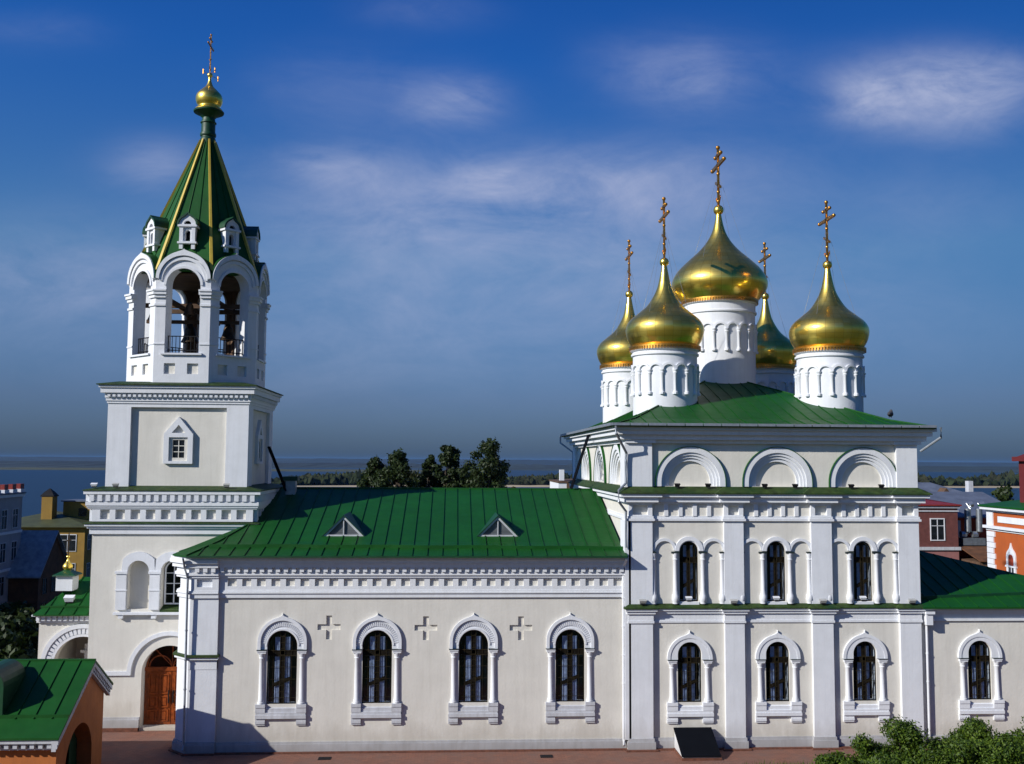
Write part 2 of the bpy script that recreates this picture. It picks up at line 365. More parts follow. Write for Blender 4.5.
farwood = mat('far_woodland', (.022, .030, .013), .95, var=.45, vscale=.03, col2=(.036, .036, .018), spec=.1)
hillm = mat('far_hills', (.012, .026, .030), .95, var=.3, vscale=.002)
sandm = mat('river_sand', (.40, .32, .20), .95, var=.1, vscale=.01)
def bank(name, m, pts_front, depth, h, seed, step, jitter):     # low land with a ragged wooded top
    rs = np.random.default_rng(seed); mb = MB(); vs = []; fs = []
    rows = 5; n = 0
    (xa, ya), (xb, yb) = pts_front; n = int((xb-xa)/step)
    for j in range(rows):
        for i in range(n+1):
            t = i/n; x = xa+(xb-xa)*t; y = ya+(yb-ya)*t+depth*j/(rows-1)+math.sin(x*.0021+seed)*depth*.12
            e = min(1, min(i, n-i)/(n*.12)) ; hh = (0 if j == 0 else h*(.55+.45*e)*(1-jitter+2*jitter*rs.random()))
            if j == rows-1: hh = -4
            vs.append((x, y, -45+hh*e if j else -45.3))
    for j in range(rows-1):
        for i in range(n): a = j*(n+1)+i; fs.append((a, a+1, a+n+2, a+n+1))
    mb.add(vs, fs); return tag(build(name, mb, m), kind='structure')
bank('far_bank', hillm, ((-25000, 5600), (25500, 6700)), 5200, 20, 3, 45, .35)
bank('hills', hillm, ((-25500, 15500), (25500, 15500)), 9000, 66, 9, 160, .10)
bank('island_shore', sandm, ((-520, 2080), (3300, 2440)), 110, 2.4, 6, 30, .2)
def far_wood(name, x0, x1, yf, depth, h, n, seed):        # crowns of a far riverside wood, too many to count
    rs = np.random.default_rng(seed); ico = bmesh.new(); bmesh.ops.create_icosphere(ico, subdivisions=1, radius=1); ico.verts.index_update()
    iv = np.array([v.co[:] for v in ico.verts]); fi = [[v.index for v in f.verts] for f in ico.faces]; ico.free(); V, F = [], []
    for i in range(n):
        x = x0+(x1-x0)*rs.random(); t = rs.random()**1.6; y = yf(x)+depth*t; e = min(1, (x-x0)/60., (x1-x)/60.)
        hh = h*(.5+.5*rs.random()**1.5)*(.6+.4*e)*(.72+.28*math.sin(x*.011+seed)*math.sin(x*.0037+2)); r = 5+6*rs.random()
        k = len(V); P = iv*(1+.28*rs.normal(size=(len(iv), 1)))*np.array([r, r, hh*.55])+np.array([x, y, -44+hh*.5]); V += [tuple(p) for p in P]; F += [tuple(j+k for j in f) for f in fi]
    me = bpy.data.meshes.new(name); me.from_pydata(V, [], F); me.materials.append(farwood); o = bpy.data.objects.new(name, me); COL.objects.link(o)
    return tag(o, 'dark riverside wood on the far sandy shore', 'wood', kind='stuff')
far_wood('riverside_wood', -430, 2900, lambda x: 2190+(x+520)*.094, 260, 37, 4200, 3)
bank('low_meadow_bank', mat('meadow', (.05, .055, .022), .95, var=.2, vscale=.01), ((-5200, 4300), (300, 4900)), 900, 5, 12, 40, .3)
bank('sandbar', sandm, ((-420, 1700), (-180, 1720)), 60, 2.2, 13, 10, .2)

# ================================================================== CHURCH
CH = thing('church', (5.5, 9.8, 0), 'cream and white church with green roofs and five gold onion domes', 'church')

# ---- window prototypes (origin at arch-opening centre line, z = 0 at ground; facing -Y)
def glazing(root, h, v0, sp, back=-.13):
    p = MB(FRONT); p.plate(arched(0, v0, h-.012, sp, 16), [], back-.02, back); build('pane', p, glass, root)
    c = MB(FRONT)  # pale folded strips behind the pane, either side of the stem
    for u0, u1 in ((-.52, -.17), (.16, .50)):
        n = 6
        for i in range(n):
            a = u0*h+(u1-u0)*h*i/n; b = u0*h+(u1-u0)*h*(i+1)/n; w = back-.035-(.02 if i % 2 else 0)
            c.box(a, b, v0+.03, sp+h*.55, w-.01, w)
    build('curtain', c, pale_strip_m, root)
    gme = MB(FRONT); w0, w1 = back+.025, back+.055; H = sp+h-v0
    gme.plate(arched(0, v0, h-.006, sp, 16), [arched(0, v0+.05, h-.05, sp, 16)], w0, w1)
    t = .012; cw = h*.15; dark = gme; la = MB(FRONT)
    for u in (-cw, cw): la.box(u-t, u+t, v0+.05, sp+h-.05, w0, w1)
    gme.box(-cw*.75, cw*.75, v0+.05, sp+h-.06, w0-.012, w0)          # dark stem of the cross
    zc = v0+.69*H
    gme.box(-h+.03, h-.03, zc-.115, zc+.115, w0-.012, w0)
    for z in (zc-.13, zc+.13): la.box(-h+.05, h-.05, z-t, z+t, w0, w1)
    k = 12
    for i in range(1, k): z = v0+H*i/k; la.box(-cw+t, cw-t, z-t*.8, z+t*.8, w0+.003, w1-.003)
    for i in (1, 4, 6): z = v0+H*i/k; la.box(-h+.06, -cw-t, z-t*.6, z+t*.6, w0+.004, w1-.006); la.box(cw+t, h-.06, z-t*.6, z+t*.6, w0+.004, w1-.006)
    zs = v0+.30*H; a = h*.62
    gme.add([(-a, zs-.26, w0-.011), (a, zs+.08, w0-.011), (a, zs+.27, w0-.011), (-a, zs-.07, w0-.011), (-a, zs-.26, w1-.012), (a, zs+.08, w1-.012), (a, zs+.27, w1-.012), (-a, zs-.07, w1-.012)],
            [(0, 1, 2, 3), (7, 6, 5, 4), (0, 4, 5, 1), (1, 5, 6, 2), (2, 6, 7, 3), (3, 7, 4, 0)])
    for u in (-h*.62, h*.62): la.box(u-t*.6, u+t*.6, v0+.05, sp+.3*h, w0+.004, w1-.006)
    build('grille', gme, grille_m, root); build('lattice', la, lattice_m, root)
lattice_m = mat('ochre_lattice', (.028, .021, .009), .6, var=.3, vscale=6, spec=.2)
grille_m = mat('dark_gilt_grille', (.010, .008, .005), .7, .0, var=.4, vscale=7, spec=.08)

def big_window(ornate, h, R0, v0, sp, vring, tip):
    """h opening half width, R0 outer radius of the archivolt, v0 sill, sp opening spring, vring archivolt spring"""
    f = MB(FRONT)
    st = .36 if ornate else .06; vr = vring+st
    legs = lambda q: [(q, vring)]
    f.plate([(R0-.15, vring), (R0, vring)]+ogee(0, vr, R0, tip-vr, 14)+[(-R0, vring), (-R0+.15, vring)]+list(reversed(arc(0, vr, R0-.15, 0, 180, 24))), [], .0, .13)
    if ornate:
        f.plate([(h+.02, vring), (R0-.15, vring)]+arc(0, vr, R0-.15, 0, 180, 24)+[(-R0+.15, vring), (-h-.02, vring)]+list(reversed(arc(0, sp, h+.02, 0, 180, 24))), [], .0, .025)
        f.plate(ring(0, sp+.01, h+.022, h+.10), [], .02, .07)
        for i in range(1, 30):
            a = R(180*i/30); ca, sa = math.cos(a), math.sin(a); r0, r1, t = h+.11, R0-.17, .028
            q = [(ca*r0-sa*t, sa*r0+ca*t), (ca*r0+sa*t, sa*r0-ca*t), (ca*r1+sa*t, sa*r1-ca*t), (ca*r1-sa*t, sa*r1+ca*t)]
            f.plate([(x, y*1.06+sp+.06) for x, y in q], [], .02, .06)
    else:
        f.plate([(h+.01, vring), (R0-.155, vring)]+arc(0, vr, R0-.155, 0, 180, 24)+[(-R0+.155, vring), (-h-.01, vring)]+list(reversed(arc(0, sp, h+.01, 0, 180, 24))), [], .0, .10)
    root = build('window', f, white)
    cu = (h+R0)/2+.02
    for sgn in (-1, 1):
        c = MB(FRONT); u = sgn*cu; b = v0+.02; top = vring-.42
        c.vlathe([(.17, b), (.17, b+.08), (.145, b+.1), (.15, b+.16), (.125, b+.2), (.118, b+.5*(top-b)), (.11, top-.04), (.14, top), (.12, top+.05), (.18, top+.24)], u, .0, 14)
        c.box(u-.205, u+.205, top+.24, top+.33, -.02, .17); c.box(u-.225, u+.225, top+.33, vring-.035, -.02, .20)
        build('column', c, white, root, True)
        fl = MB(FRONT); fl.box(u-.24, u+.24, vring-.035, vring-.002, -.01, .215); build('capital_flashing', fl, dark_flash, root)
    s = MB(FRONT); o = R0+.03
    s.hexa(-h-.02, h+.02, v0-.42, v0+.01, -.3, .07, d=.2)
    for sgn in (-1, 1):
        a, b = sorted((sgn*(h+.03), sgn*o)); s.box(a, b, v0-.14, v0+.02, -.02, .17); s.box(a, b, v0-.38, v0-.14, -.02, .14)
        s.box(a+(.0), b, v0-.92, v0-.80, -.02, .12); s.box(a, b, v0-.80, v0-.66, -.02, .10); s.box(a, b, v0-1.0, v0-.92, -.02, .08)
    s.box(-o+.02, o-.02, v0-.50, v0-.38, -.02, .125); s.box(-o, o, v0-.66, v0-.50, -.02, .16)
    build('sill', s, white if not ornate else greyw, root)
    glazing(root, h, v0, sp)
    return root
dark_flash = mat('dark_flashing', (.02, .03, .03), .5, var=.2)
proto_nave = big_window(True, .72, 1.19, 2.29, 5.09, 4.92, 6.66)
proto_low = big_window(False, .60, 1.14, 2.24, 4.60, 4.35, 5.78)

# ---- nave (long low hall)
XL, XR = -12.7, 8.66; NW = (-8.29, -3.67, 1.07, 5.87)
mb = MB(FRONT)
def cross_hole(cu, cv): a, b = .56, .14; return [(cu+x, cv+y) for x, y in ((-b, -a-.04), (b, -a-.04), (b, -b), (a, -b), (a, b), (b, b), (b, a), (-b, a), (-b, b), (-a, b), (-a, -b), (-b, -b))]
NCR = ((-6.05, 5.98), (-1.30, 5.93), (3.41, 5.91))
mb.plate(rect(XL, XR, -.2, 9.5), [arched(c, 2.29, .72, 5.09, 16) for c in NW]+[cross_hole(*c) for c in NCR], -.5, 0)
for c in NCR: mb.box(c[0]-.62, c[0]+.62, c[1]-.66, c[1]+.62, -.3, -.09)
mb.M = frame((-13.33, .63, 0), (.7071, -.7071, 0), (-.7071, -.7071, 0)); mb.box(0, .8910, -.2, 9.5, -.4, 0)
mb.M = Matrix.Identity(4); mb.box(-13.33, -12.95, .63, 19.5, -.2, 9.5); mb.box(-12.95, XR, 19.0, 19.5, -.2, 9.5)
build('nave_wall', mb, cream, CH)
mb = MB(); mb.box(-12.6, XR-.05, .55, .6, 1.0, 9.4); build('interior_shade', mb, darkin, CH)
def npoly(p, xr): return [(xr, .25), (xr, -p), (XL-p*.414, -p), (-13.33-p, .63-.414*p), (-13.33-p, 4.05), (-13.05, 4.05), (-13.05, .85), (XL+.1, .25)]
tr = MB()
for z0, z1, p in ((7.42, 7.63, .10), (7.63, 7.70, .16), (7.70, 7.78, .13), (8.40, 8.52, .17), (8.52, 8.66, .24), (8.66, 8.91, .16), (8.91, 9.12, .36), (9.12, 9.3, .48), (9.3, 9.44, .58)):
    tr.plan(npoly(p, XR), z0, z1)
    if p < .5: tr.plan(npoly(p+.14, -11.4), z0+.001, z1-.001)
tr.plan(npoly(.15, -11.4), .55, 7.42); tr.plan(npoly(.17, -11.4), 4.0, 4.55)
tr.plan(npoly(.12, -11.4), 7.78, 8.40)
fp = MB(FRONT); outer = rect(-11.4, XR, 7.78, 8.40); holes = []
x = -11.0
while x < 8.3: holes.append(rect(x, x+.43, 7.98, 8.33)); x += .705
fp.plate(outer, holes, .0, .10); fp.plate(rect(-12.72, -11.4, 7.78, 8.40), [rect(-12.45, -11.7, 7.95, 8.33)], .1, .25)
x = -12.5
while x < 8.5:
    o = .14 if x < -11.5 else 0.; fp.box(x, x+.2, 8.69, 8.905, .15+o, .33+o); x += .3855
tr.V += fp.V if False else []
build('nave_cornice', tr, white, CH); build('frieze', fp, white, CH)
pl = MB()
for z0, z1, p in ((.0, .40, .12), (.40, .50, .07)): pl.plan(npoly(p, XR), z0, z1); pl.plan(npoly(p+.15, -11.38), z0+.001, z1+.04)
build('nave_plinth', pl, greyw, CH)
pl = MB(); pl.plan(npoly(.3, XR), -.1, .06); pl.plan(npoly(.42, -11.36), -.1, .063); build('base_course', pl, brick, CH)
cp = MB(); cp.plan(npoly(.36, -11.3), 4.60, 4.70); build('pilaster_ledge', cp, moss, CH)
cp = MB(); cp.plan(npoly(.29, -11.33), 4.48, 4.60); build('pilaster_ledge_moulding', cp, white, CH)
for c in NW: place(proto_nave, CH, (c, 0, 0))
# nave roof
RF = [(-.85, 9.52), (1.5, 10.02), (9.8, 12.5)]
def rz(y):
    for (a, za), (b, zb) in zip(RF, RF[1:]):
        if y <= b: return za+(zb-za)*(y-a)/(b-a)
    return RF[-1][1]
E1, E2, HP = (-12.85, -.85, 9.52), (-13.75, .1, 9.52), (-10.72, 4.2, rz(4.2))
t1 = (1.5+.85)/5.05; Hm = (E1[0]+(HP[0]-E1[0])*t1, 1.5, 10.02)
rf = MB()
rf.sheet([E1, (XR-.02, -.85, 9.52), (XR-.02, 1.5, 10.02), Hm]); rf.sheet([Hm, (XR-.02, 1.5, 10.02), (XR-.02, 4.2, rz(4.2)), HP])
rf.sheet([HP, (XR-.02, 4.2, rz(4.2)), (XR-.02, 9.8, 12.5), (-10.72, 9.8, 12.5)])
rf.sheet([E1, Hm, E2]); rf.sheet([E2, Hm, HP, (-13.75, 4.15, 9.52)])
rf.sheet([(-10.72, 9.8, 12.5), (XR-.02, 9.8, 12.5), (XR-.02, 20.4, 9.5), (-13.7, 20.4, 9.5), (-13.7, 12.5, 9.5), (-10.72, 12.5, 11.7)])
x = -12.3
while x < XR-.2:
    y0 = -.84
    if x < HP[0]: y0 = -.85+5.05*(x-E1[0])/(HP[0]-E1[0]); y1 = 4.15; 
    else: y1 = 9.8
    if x < HP[0]:
        pass
    pts = [-.84, 1.5, y1] if x > HP[0] else [-.84, min(1.5, y0), y0]
    for a, b in zip(pts, pts[1:]):
        if b-a > .05: rf.bar((x, a, rz(a)-.005), (x, b, rz(b)-.005), .04, .05)
    x += .735
rf.bar(E1, (Hm[0], Hm[1], Hm[2]), .07, .06); rf.bar(Hm, HP, .07, .06); rf.bar((-10.7, 9.8, 12.47), (XR-.05, 9.8, 12.47), .16, .08)
for f in (.3, .6): rf.bar(tuple(Vector((-13.75, .1+4*f, 9.52))), tuple(Vector(Hm)+(Vector(HP)-Vector(Hm))*f), .04, .05)
build('nave_roof', rf, green, CH)
gt = MB()
def guty(x): return .55-(x+12.5)*.014+.05*math.sin(x*1.3)
xs_ = [-12.1+i*.9 for i in range(24)]
for a, b in zip(xs_, xs_[1:]):
    if b < XR: gt.bar((a, guty(a), rz(guty(a))-.01), (b, guty(b), rz(guty(b))-.01), .05, .17)
build('roof_gutter', gt, green, CH)
ev = MB(); ev.box(-12.85, XR-.05, -.90, -.845, 9.44, 9.53); build('eave_edge', ev, dgreen, CH)
louvre_m = mat('grey_louvre', (.10, .11, .12), .7)
for cx, yb in ((-5.68, 2.3), (2.33, 2.3)):          # little triangular attic windows on the roof
    zb = rz(yb); zt = zb+1.02; yk = yb+1.02/.3; h = 1.06
    d = MB()
    d.sheet([(cx-h-.1, yb-.12, zb-.06), (cx, yb-.12, zt+.06), (cx, yb+3.1, zt+.06)], .06); d.sheet([(cx+h+.1, yb-.12, zb-.06), (cx, yb+3.1, zt+.06), (cx, yb-.12, zt+.06)], .06)
    dr = build('attic_window', d, dgreen, CH)
    f = MB(facade(yb))
    f.plate([(cx-h, zb-.04), (cx+h, zb-.04), (cx, zt)], [[(cx-h+.24, zb+.055), (cx+h-.24, zb+.055), (cx, zt-.13)]], -.06, .06)
    f.box(cx-.025, cx+.025, zb+.05, zt-.1, -.03, .03); build('frame', f, greyw, dr)
    f = MB(facade(yb)); f.plate([(cx-h+.2, zb), (cx+h-.2, zb), (cx, zt-.1)], [], -.1, -.065)
    for i in range(7): f.box(cx-h+.25+i*.02, cx+h-.25, zb+.08+i*.09, zb+.10+i*.09, -.065, -.05) if i < 3 else None
    build('louvre', f, louvre_m, dr)
vt = MB(); vt.box(-9.75, -9.2, 8.6, 9.15, 12.0, 12.95); va = build('roof_vent', vt, zinc, CH); vt = MB(); vt.box(-9.9, -9.05, 8.45, 9.3, 12.95, 13.2); build('vent_cap', vt, dgreen, va)

# ---- main block
BX0, BX1, BY0, BY1 = 8.78, 23.7, -.1, 21.4
PIL = ((8.78, 9.98), (13.63, 14.62), (18.1, 19.16), (22.62, 23.7)); WX = (11.86, 16.33, 20.81); AX = (11.97, 16.45, 20.93)
mb = MB(facade(BY0))
holes = []
for c in WX: holes += [arched(c, 2.24, .60, 4.60, 16), arched(c, 7.2, .475, 9.72, 16)]
holes += [arched(c, 12.96, 1.42, 13.17, 24) for c in AX]
mb.plate(rect(BX0, BX1, -.2, 16), holes, -.6, 0)
for c in AX: mb.box(c-1.5, c+1.5, 12.9, 14.7, -.58, -.26)
WF = frame((BX0, 0, 0), (0, -1, 0), (-1, 0, 0)); mb.M = WF; WAY = (3.0, 9.1, 15.3); WS = 1.22
mb.plate(rect(-21.4, -.5, -.2, 16), [arched(-c, 12.96, 1.42*WS, 12.99, 24) for c in WAY], -.6, 0)
for c in WAY: mb.box(-c-1.85, -c+1.85, 12.9, 14.8, -.58, -.30)
mb.M = Matrix.Identity(4); mb.box(BX1-.5, BX1, .5, 21.4, -.2, 16); mb.box(BX0+.6, BX1-.5, 20.9, 21.4, -.2, 16)
build('main_wall', mb, cream, CH)
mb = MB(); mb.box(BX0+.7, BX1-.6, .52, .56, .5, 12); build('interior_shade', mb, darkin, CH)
tr = MB()
def mband(z0, z1, p, extra=.2, pil=PIL, west=True):
    tr.box(BX0-p, BX1+p, BY0-p, BY1+p, z0, z1)
    if extra:
        for a, b in pil: tr.box(a-p if a > 9 else a-p-.001, b+p+.001, BY0-p-extra, BY0, z0+.002, z1-.002)
CPIL = (PIL[0], PIL[3])
mband(6.16, 6.27, .06); mband(6.27, 6.62, .03); mband(6.62, 6.76, .12); mband(6.76, 6.9, .2)
mband(11.22, 11.34, .10); mband(11.34, 11.46, .05); mband(12.06, 12.16, .08); mband(12.16, 12.42, .26); mband(12.42, 12.6, .42)
mband(15.12, 15.3, .18, .15, CPIL); mband(15.3, 15.55, .42, 0); mband(15.55, 15.78, .64, 0); mband(15.78, 15.97, .80, 0)
for a, b in PIL: tr.box(a, b, BY0-.2, BY0+.1, .5, 11.22)
for a, b in CPIL: tr.box(a, b, BY0-.2, BY0+.1, 12.9, 15.12)
tr.box(BX0-.2, BX0+.1, BY0-.2, 1.0, .5, 11.22); tr.box(BX0-.2, BX0+.1, BY0-.201, 1.0, 12.9, 15.12); tr.box(BX0-.2, BX0+.1, 20.3, 21.6, 9, 15.12)
tr.M = facade(BY0)
for a, b in PIL: tr.plate(rect(a, b, 11.46, 12.06), [rect(a+.22, b-.22, 11.52, 12.0)], 0, .2)
for (a, b), (c, d) in zip(PIL, PIL[1:]):
    n = 5; s0 = (c-b)/n
    for i in range(n-0):
        if i: tr.box(b+i*s0-.1, b+i*s0+.1, 11.46, 12.06, 0, .09)
build('main_cornice', tr, white, CH)
pl = MB()
pl.box(BX0-.06, BX1+.06, BY0-.1, BY1, 0, .42); pl.box(BX0-.03, BX1+.03, BY0-.05, BY1, .42, .55)
for a, b in PIL: pl.box(a-.1, b+.1, BY0-.32, BY0, .002, .40); pl.hexa(a-.05, b+.05, .4, .6, 0, 0) if False else pl.box(a-.05, b+.05, BY0-.25, BY0, .40, .56)
build('main_plinth', pl, greyw, CH)
pl = MB(); pl.box(BX0-.2, BX1+.2, BY0-.3, BY1, -.1, .058)
for a, b in PIL: pl.box(a-.2, b+.2, BY0-.52, BY0, -.1, .062)
build('base_course', pl, brick, CH)
def ledge(name, z0, z1, p, q, m=moss, pil=PIL, ex=.2):       # sloped metal cover: outer edge p, inner q
    b = MB()
    def fr(x0, x1, y0, y1, pp, z0, z1): 
        vs = [(x0-pp, y0-pp, z0-.05), (x1+pp, y0-pp, z0-.05), (x1+pp, y1+pp, z0-.05), (x0-pp, y1+pp, z0-.05), (x0-pp, y0-pp, z0), (x1+pp, y0-pp, z0), (x1+pp, y1+pp, z0), (x0-pp, y1+pp, z0), (x0-q, y0-q, z1), (x1+q, y0-q, z1), (x1+q, y1+q, z1), (x0-q, y1+q, z1)]
        b.add(vs, [(3, 2, 1, 0), (0, 1, 5, 4), (1, 2, 6, 5), (2, 3, 7, 6), (3, 0, 4, 7), (4, 5, 9, 8), (5, 6, 10, 9), (6, 7, 11, 10), (7, 4, 8, 11), (8, 9, 10, 11)])
    fr(BX0, BX1, BY0, BY1, p, z0, z1)
    for a, c in pil: fr(a, c, BY0-ex, BY0+.3, p, z0+.002, z1-.002)
    return build(name, b, m, CH)
ledge('cornice_cover', 6.93, 7.1, .27, .0); ledge('cornice_cover', 12.64, 12.94, .52, .0)
# triple blind arcades with the upper windows
def upper_window():
    f = MB(FRONT)
    f.plate(ring(0, 9.72, .52, .72), [], 0, .14); f.plate(ring(0, 9.72, .47, .56), [], 0, .08)
    for s in (-1, 1):
        f.plate(ring(s*1.25, 9.74, .47, .61, 0, 180), [], 0, .11)
    root = build('window', f, white)
    for u in (-1.80, -.70, .70, 1.69):
        c = MB(FRONT)
        c.vlathe([(.15, 7.1), (.15, 7.22), (.19, 7.28), (.17, 7.5), (.12, 7.6), (.12, 7.68), (.105, 7.72), (.095, 9.25), (.13, 9.3), (.095, 9.34), (.11, 9.4), (.14, 9.6)], u, .05, 12)
        build('column', c, white, root, True)
        c = MB(FRONT); c.box(u-(.2 if abs(u) < 1 else .13), u+(.2 if abs(u) < 1 else .13), 9.6, 9.68, -.02, .17); build('capital_flashing', c, dark_flash, root)
    s = MB(FRONT); s.hexa(-.5, .5, 7.05, 7.24, -.4, .08, d=.06); build('sill', s, white, root)
    glazing(root, .475, 7.2, 9.72); return root
proto_up = upper_window()
for c in WX: place(proto_low, CH, (c, BY0, 0)); place(proto_up, CH, (c, BY0, 0))
# stepped blind arches of the top tier
ar = MB()
gcap = MB()
for M, cs, k_, zc in ((facade(BY0), AX, 1., 13.17), (WF, [-c for c in WAY], WS, 12.99)):
    ar.M = M; gcap.M = M
    for c in cs:
        for r0, r1, w0, w1 in ((1.50, 1.78, -.1, .11), (1.36, 1.50, -.2, .03), (1.22, 1.36, -.3, -.05), (1.06, 1.22, -.38, -.13)):
            r0 *= k_; r1 *= k_; pol = [(c-r1, 12.95), (c-r0, 12.95)]+list(reversed(arc(c, zc, r0, 0, 180, 28)))+[(c+r0, 12.95), (c+r1, 12.95)]+arc(c, zc, r1, 0, 180, 28)
            ar.plate(pol, [], w0, w1)
        q0, q1 = 1.782*k_, 1.782*k_+.028
        gcap = MB(M); gcap.plate([(c-q1, 12.95), (c-q0, 12.95)]+list(reversed(arc(c, zc, q0, 0, 180, 28)))+[(c+q0, 12.95), (c+q1, 12.95)]+arc(c, zc, q1, 0, 180, 28), [], 0, .15); build('arch_flashing', gcap, green, CH)
build('blind_arches', ar, white, CH, True)
# main roof
EX0, EX1, EY0, EY1 = 7.84, 24.36, -1.12, 22.4; AP = (16.3, 10.6)
def mr(t, z): return [(EX0+(AP[0]-EX0)*t, EY0+(AP[1]-EY0)*t, z), (EX1+(AP[0]-EX1)*t, EY0+(AP[1]-EY0)*t, z), (EX1+(AP[0]-EX1)*t, EY1+(AP[1]-EY1)*t, z), (EX0+(AP[0]-EX0)*t, EY1+(AP[1]-EY1)*t, z)]
lv = [(0, 16.0), (.18, 16.42), (1, 19.6)]
def mz(t): return lv[0][1]+(lv[1][1]-lv[0][1])*t/.18 if t < .18 else lv[1][1]+(lv[2][1]-lv[1][1])*(t-.18)/.82
rf = MB()
for (ta, za), (tb, zb) in zip(lv, lv[1:]):
    A, B = mr(ta, za), mr(min(tb, .999), zb)
    for i in range(4): rf.sheet([A[i], A[(i+1) % 4], B[(i+1) % 4], B[i]], .08)
for i in range(4): rf.bar(mr(0, 16.0)[i], mr(.18, 16.42)[i], .08, .06); rf.bar(mr(.18, 16.42)[i], mr(.97, mz(.97))[i], .08, .06)
def slope_seams(a, b, ctr, lo, f):
    x = a+.4
    while x < b:
        tm = (x-lo)/(AP[ctr]-lo) if x < AP[ctr] else (x-(b))/(AP[ctr]-b)
        tm = max(0, min(.98, tm)); ts = [0, min(.18, tm), tm]
        for p, q in zip(ts, ts[1:]):
            if q-p > .01: rf.bar(f(x, p), f(x, q), .04, .05)
        x += .74
slope_seams(EX0, EX1, 0, EX0, lambda x, t: (x, EY0+(AP[1]-EY0)*t, mz(t)-.005))
slope_seams(EY0, EY1, 1, EY0, lambda y, t: (EX0+(AP[0]-EX0)*t, y, mz(t)-.005))
build('main_roof', rf, green, CH)
gt = MB()
for a, b in (((EX0-.02, EY0-.05), (EX1+.02, EY0-.05)), ((EX0-.05, EY0-.02), (EX0-.05, EY1))):
    n = 18
    for i in range(n):
        p = Vector((*a, 15.98)).lerp(Vector((*b, 15.98)), i/n); q = Vector((*a, 15.98)).lerp(Vector((*b, 15.98)), (i+.94)/n); gt.bar(p, q, .12, .13)
build('eave_gutter', gt, zinc, CH)

# ---- drums and domes
def catmull(p, k=5):
    o = []
    for i in range(len(p)-1):
        a, b, c, d = p[max(i-1, 0)], p[i], p[i+1], p[min(i+2, len(p)-1)]
        for j in range(k):
            t = j/k; o.append(tuple(.5*(2*b[m]+(c[m]-a[m])*t+(2*a[m]-5*b[m]+4*c[m]-d[m])*t*t+(3*b[m]-a[m]-3*c[m]+d[m])*t**3) for m in (0, 1)))
    return o+[p[-1]]
def eye_cross(mb, z0, H, s=1.):                # eastern cross: bars lie along Y; z0 ball top
    t = .055*s
    mb.box(-t, t, -t, t, z0, z0+H)
    def barr(zc, L, tilt, th): 
        mb.add([(x, y, zc+sgn*th+tilt*y) for x in (-t, t) for y, sgn in ((-L, -1), (L, -1), (L, 1), (-L, 1))], [(0, 1, 2, 3), (7, 6, 5, 4), (0, 4, 5, 1), (1, 5, 6, 2), (2, 6, 7, 3), (3, 7, 4, 0)])
    barr(z0+H*.70, 1.12*s, 0, .085*s); barr(z0+H*.87, .5*s, 0, .07*s); barr(z0+H*.36, .42*s, .5, .06*s)
    for y, z in ((-1.12*s, .70), (1.12*s, .70), (-.5*s, .87), (.5*s, .87)):
        mb.sphere((0, y, z0+H*z), .10*s, 6)
    mb.sphere((0, 0, z0+H), .11*s, 6); mb.sphere((0, 0, z0+H*.9), .08*s, 6)
    for i in range(8):                          # scroll work: rays round the crossing and a crescent at the foot
        a = PI/8+i*PI/4; mb.tube([(0, 0, z0+H*.70), (0, .36*s*math.cos(a), z0+H*.70+.36*s*math.sin(a))], .02*s, 5)
    mb.tube([(0, .34*s*math.cos(a), z0+H*.16+.30*s*math.sin(a)) for a in [PI+PI*i/10 for i in range(11)]], .045*s, 6)
    for z in (.08, .24, .55): mb.sphere((0, 0, z0+H*z), .09*s, 6)
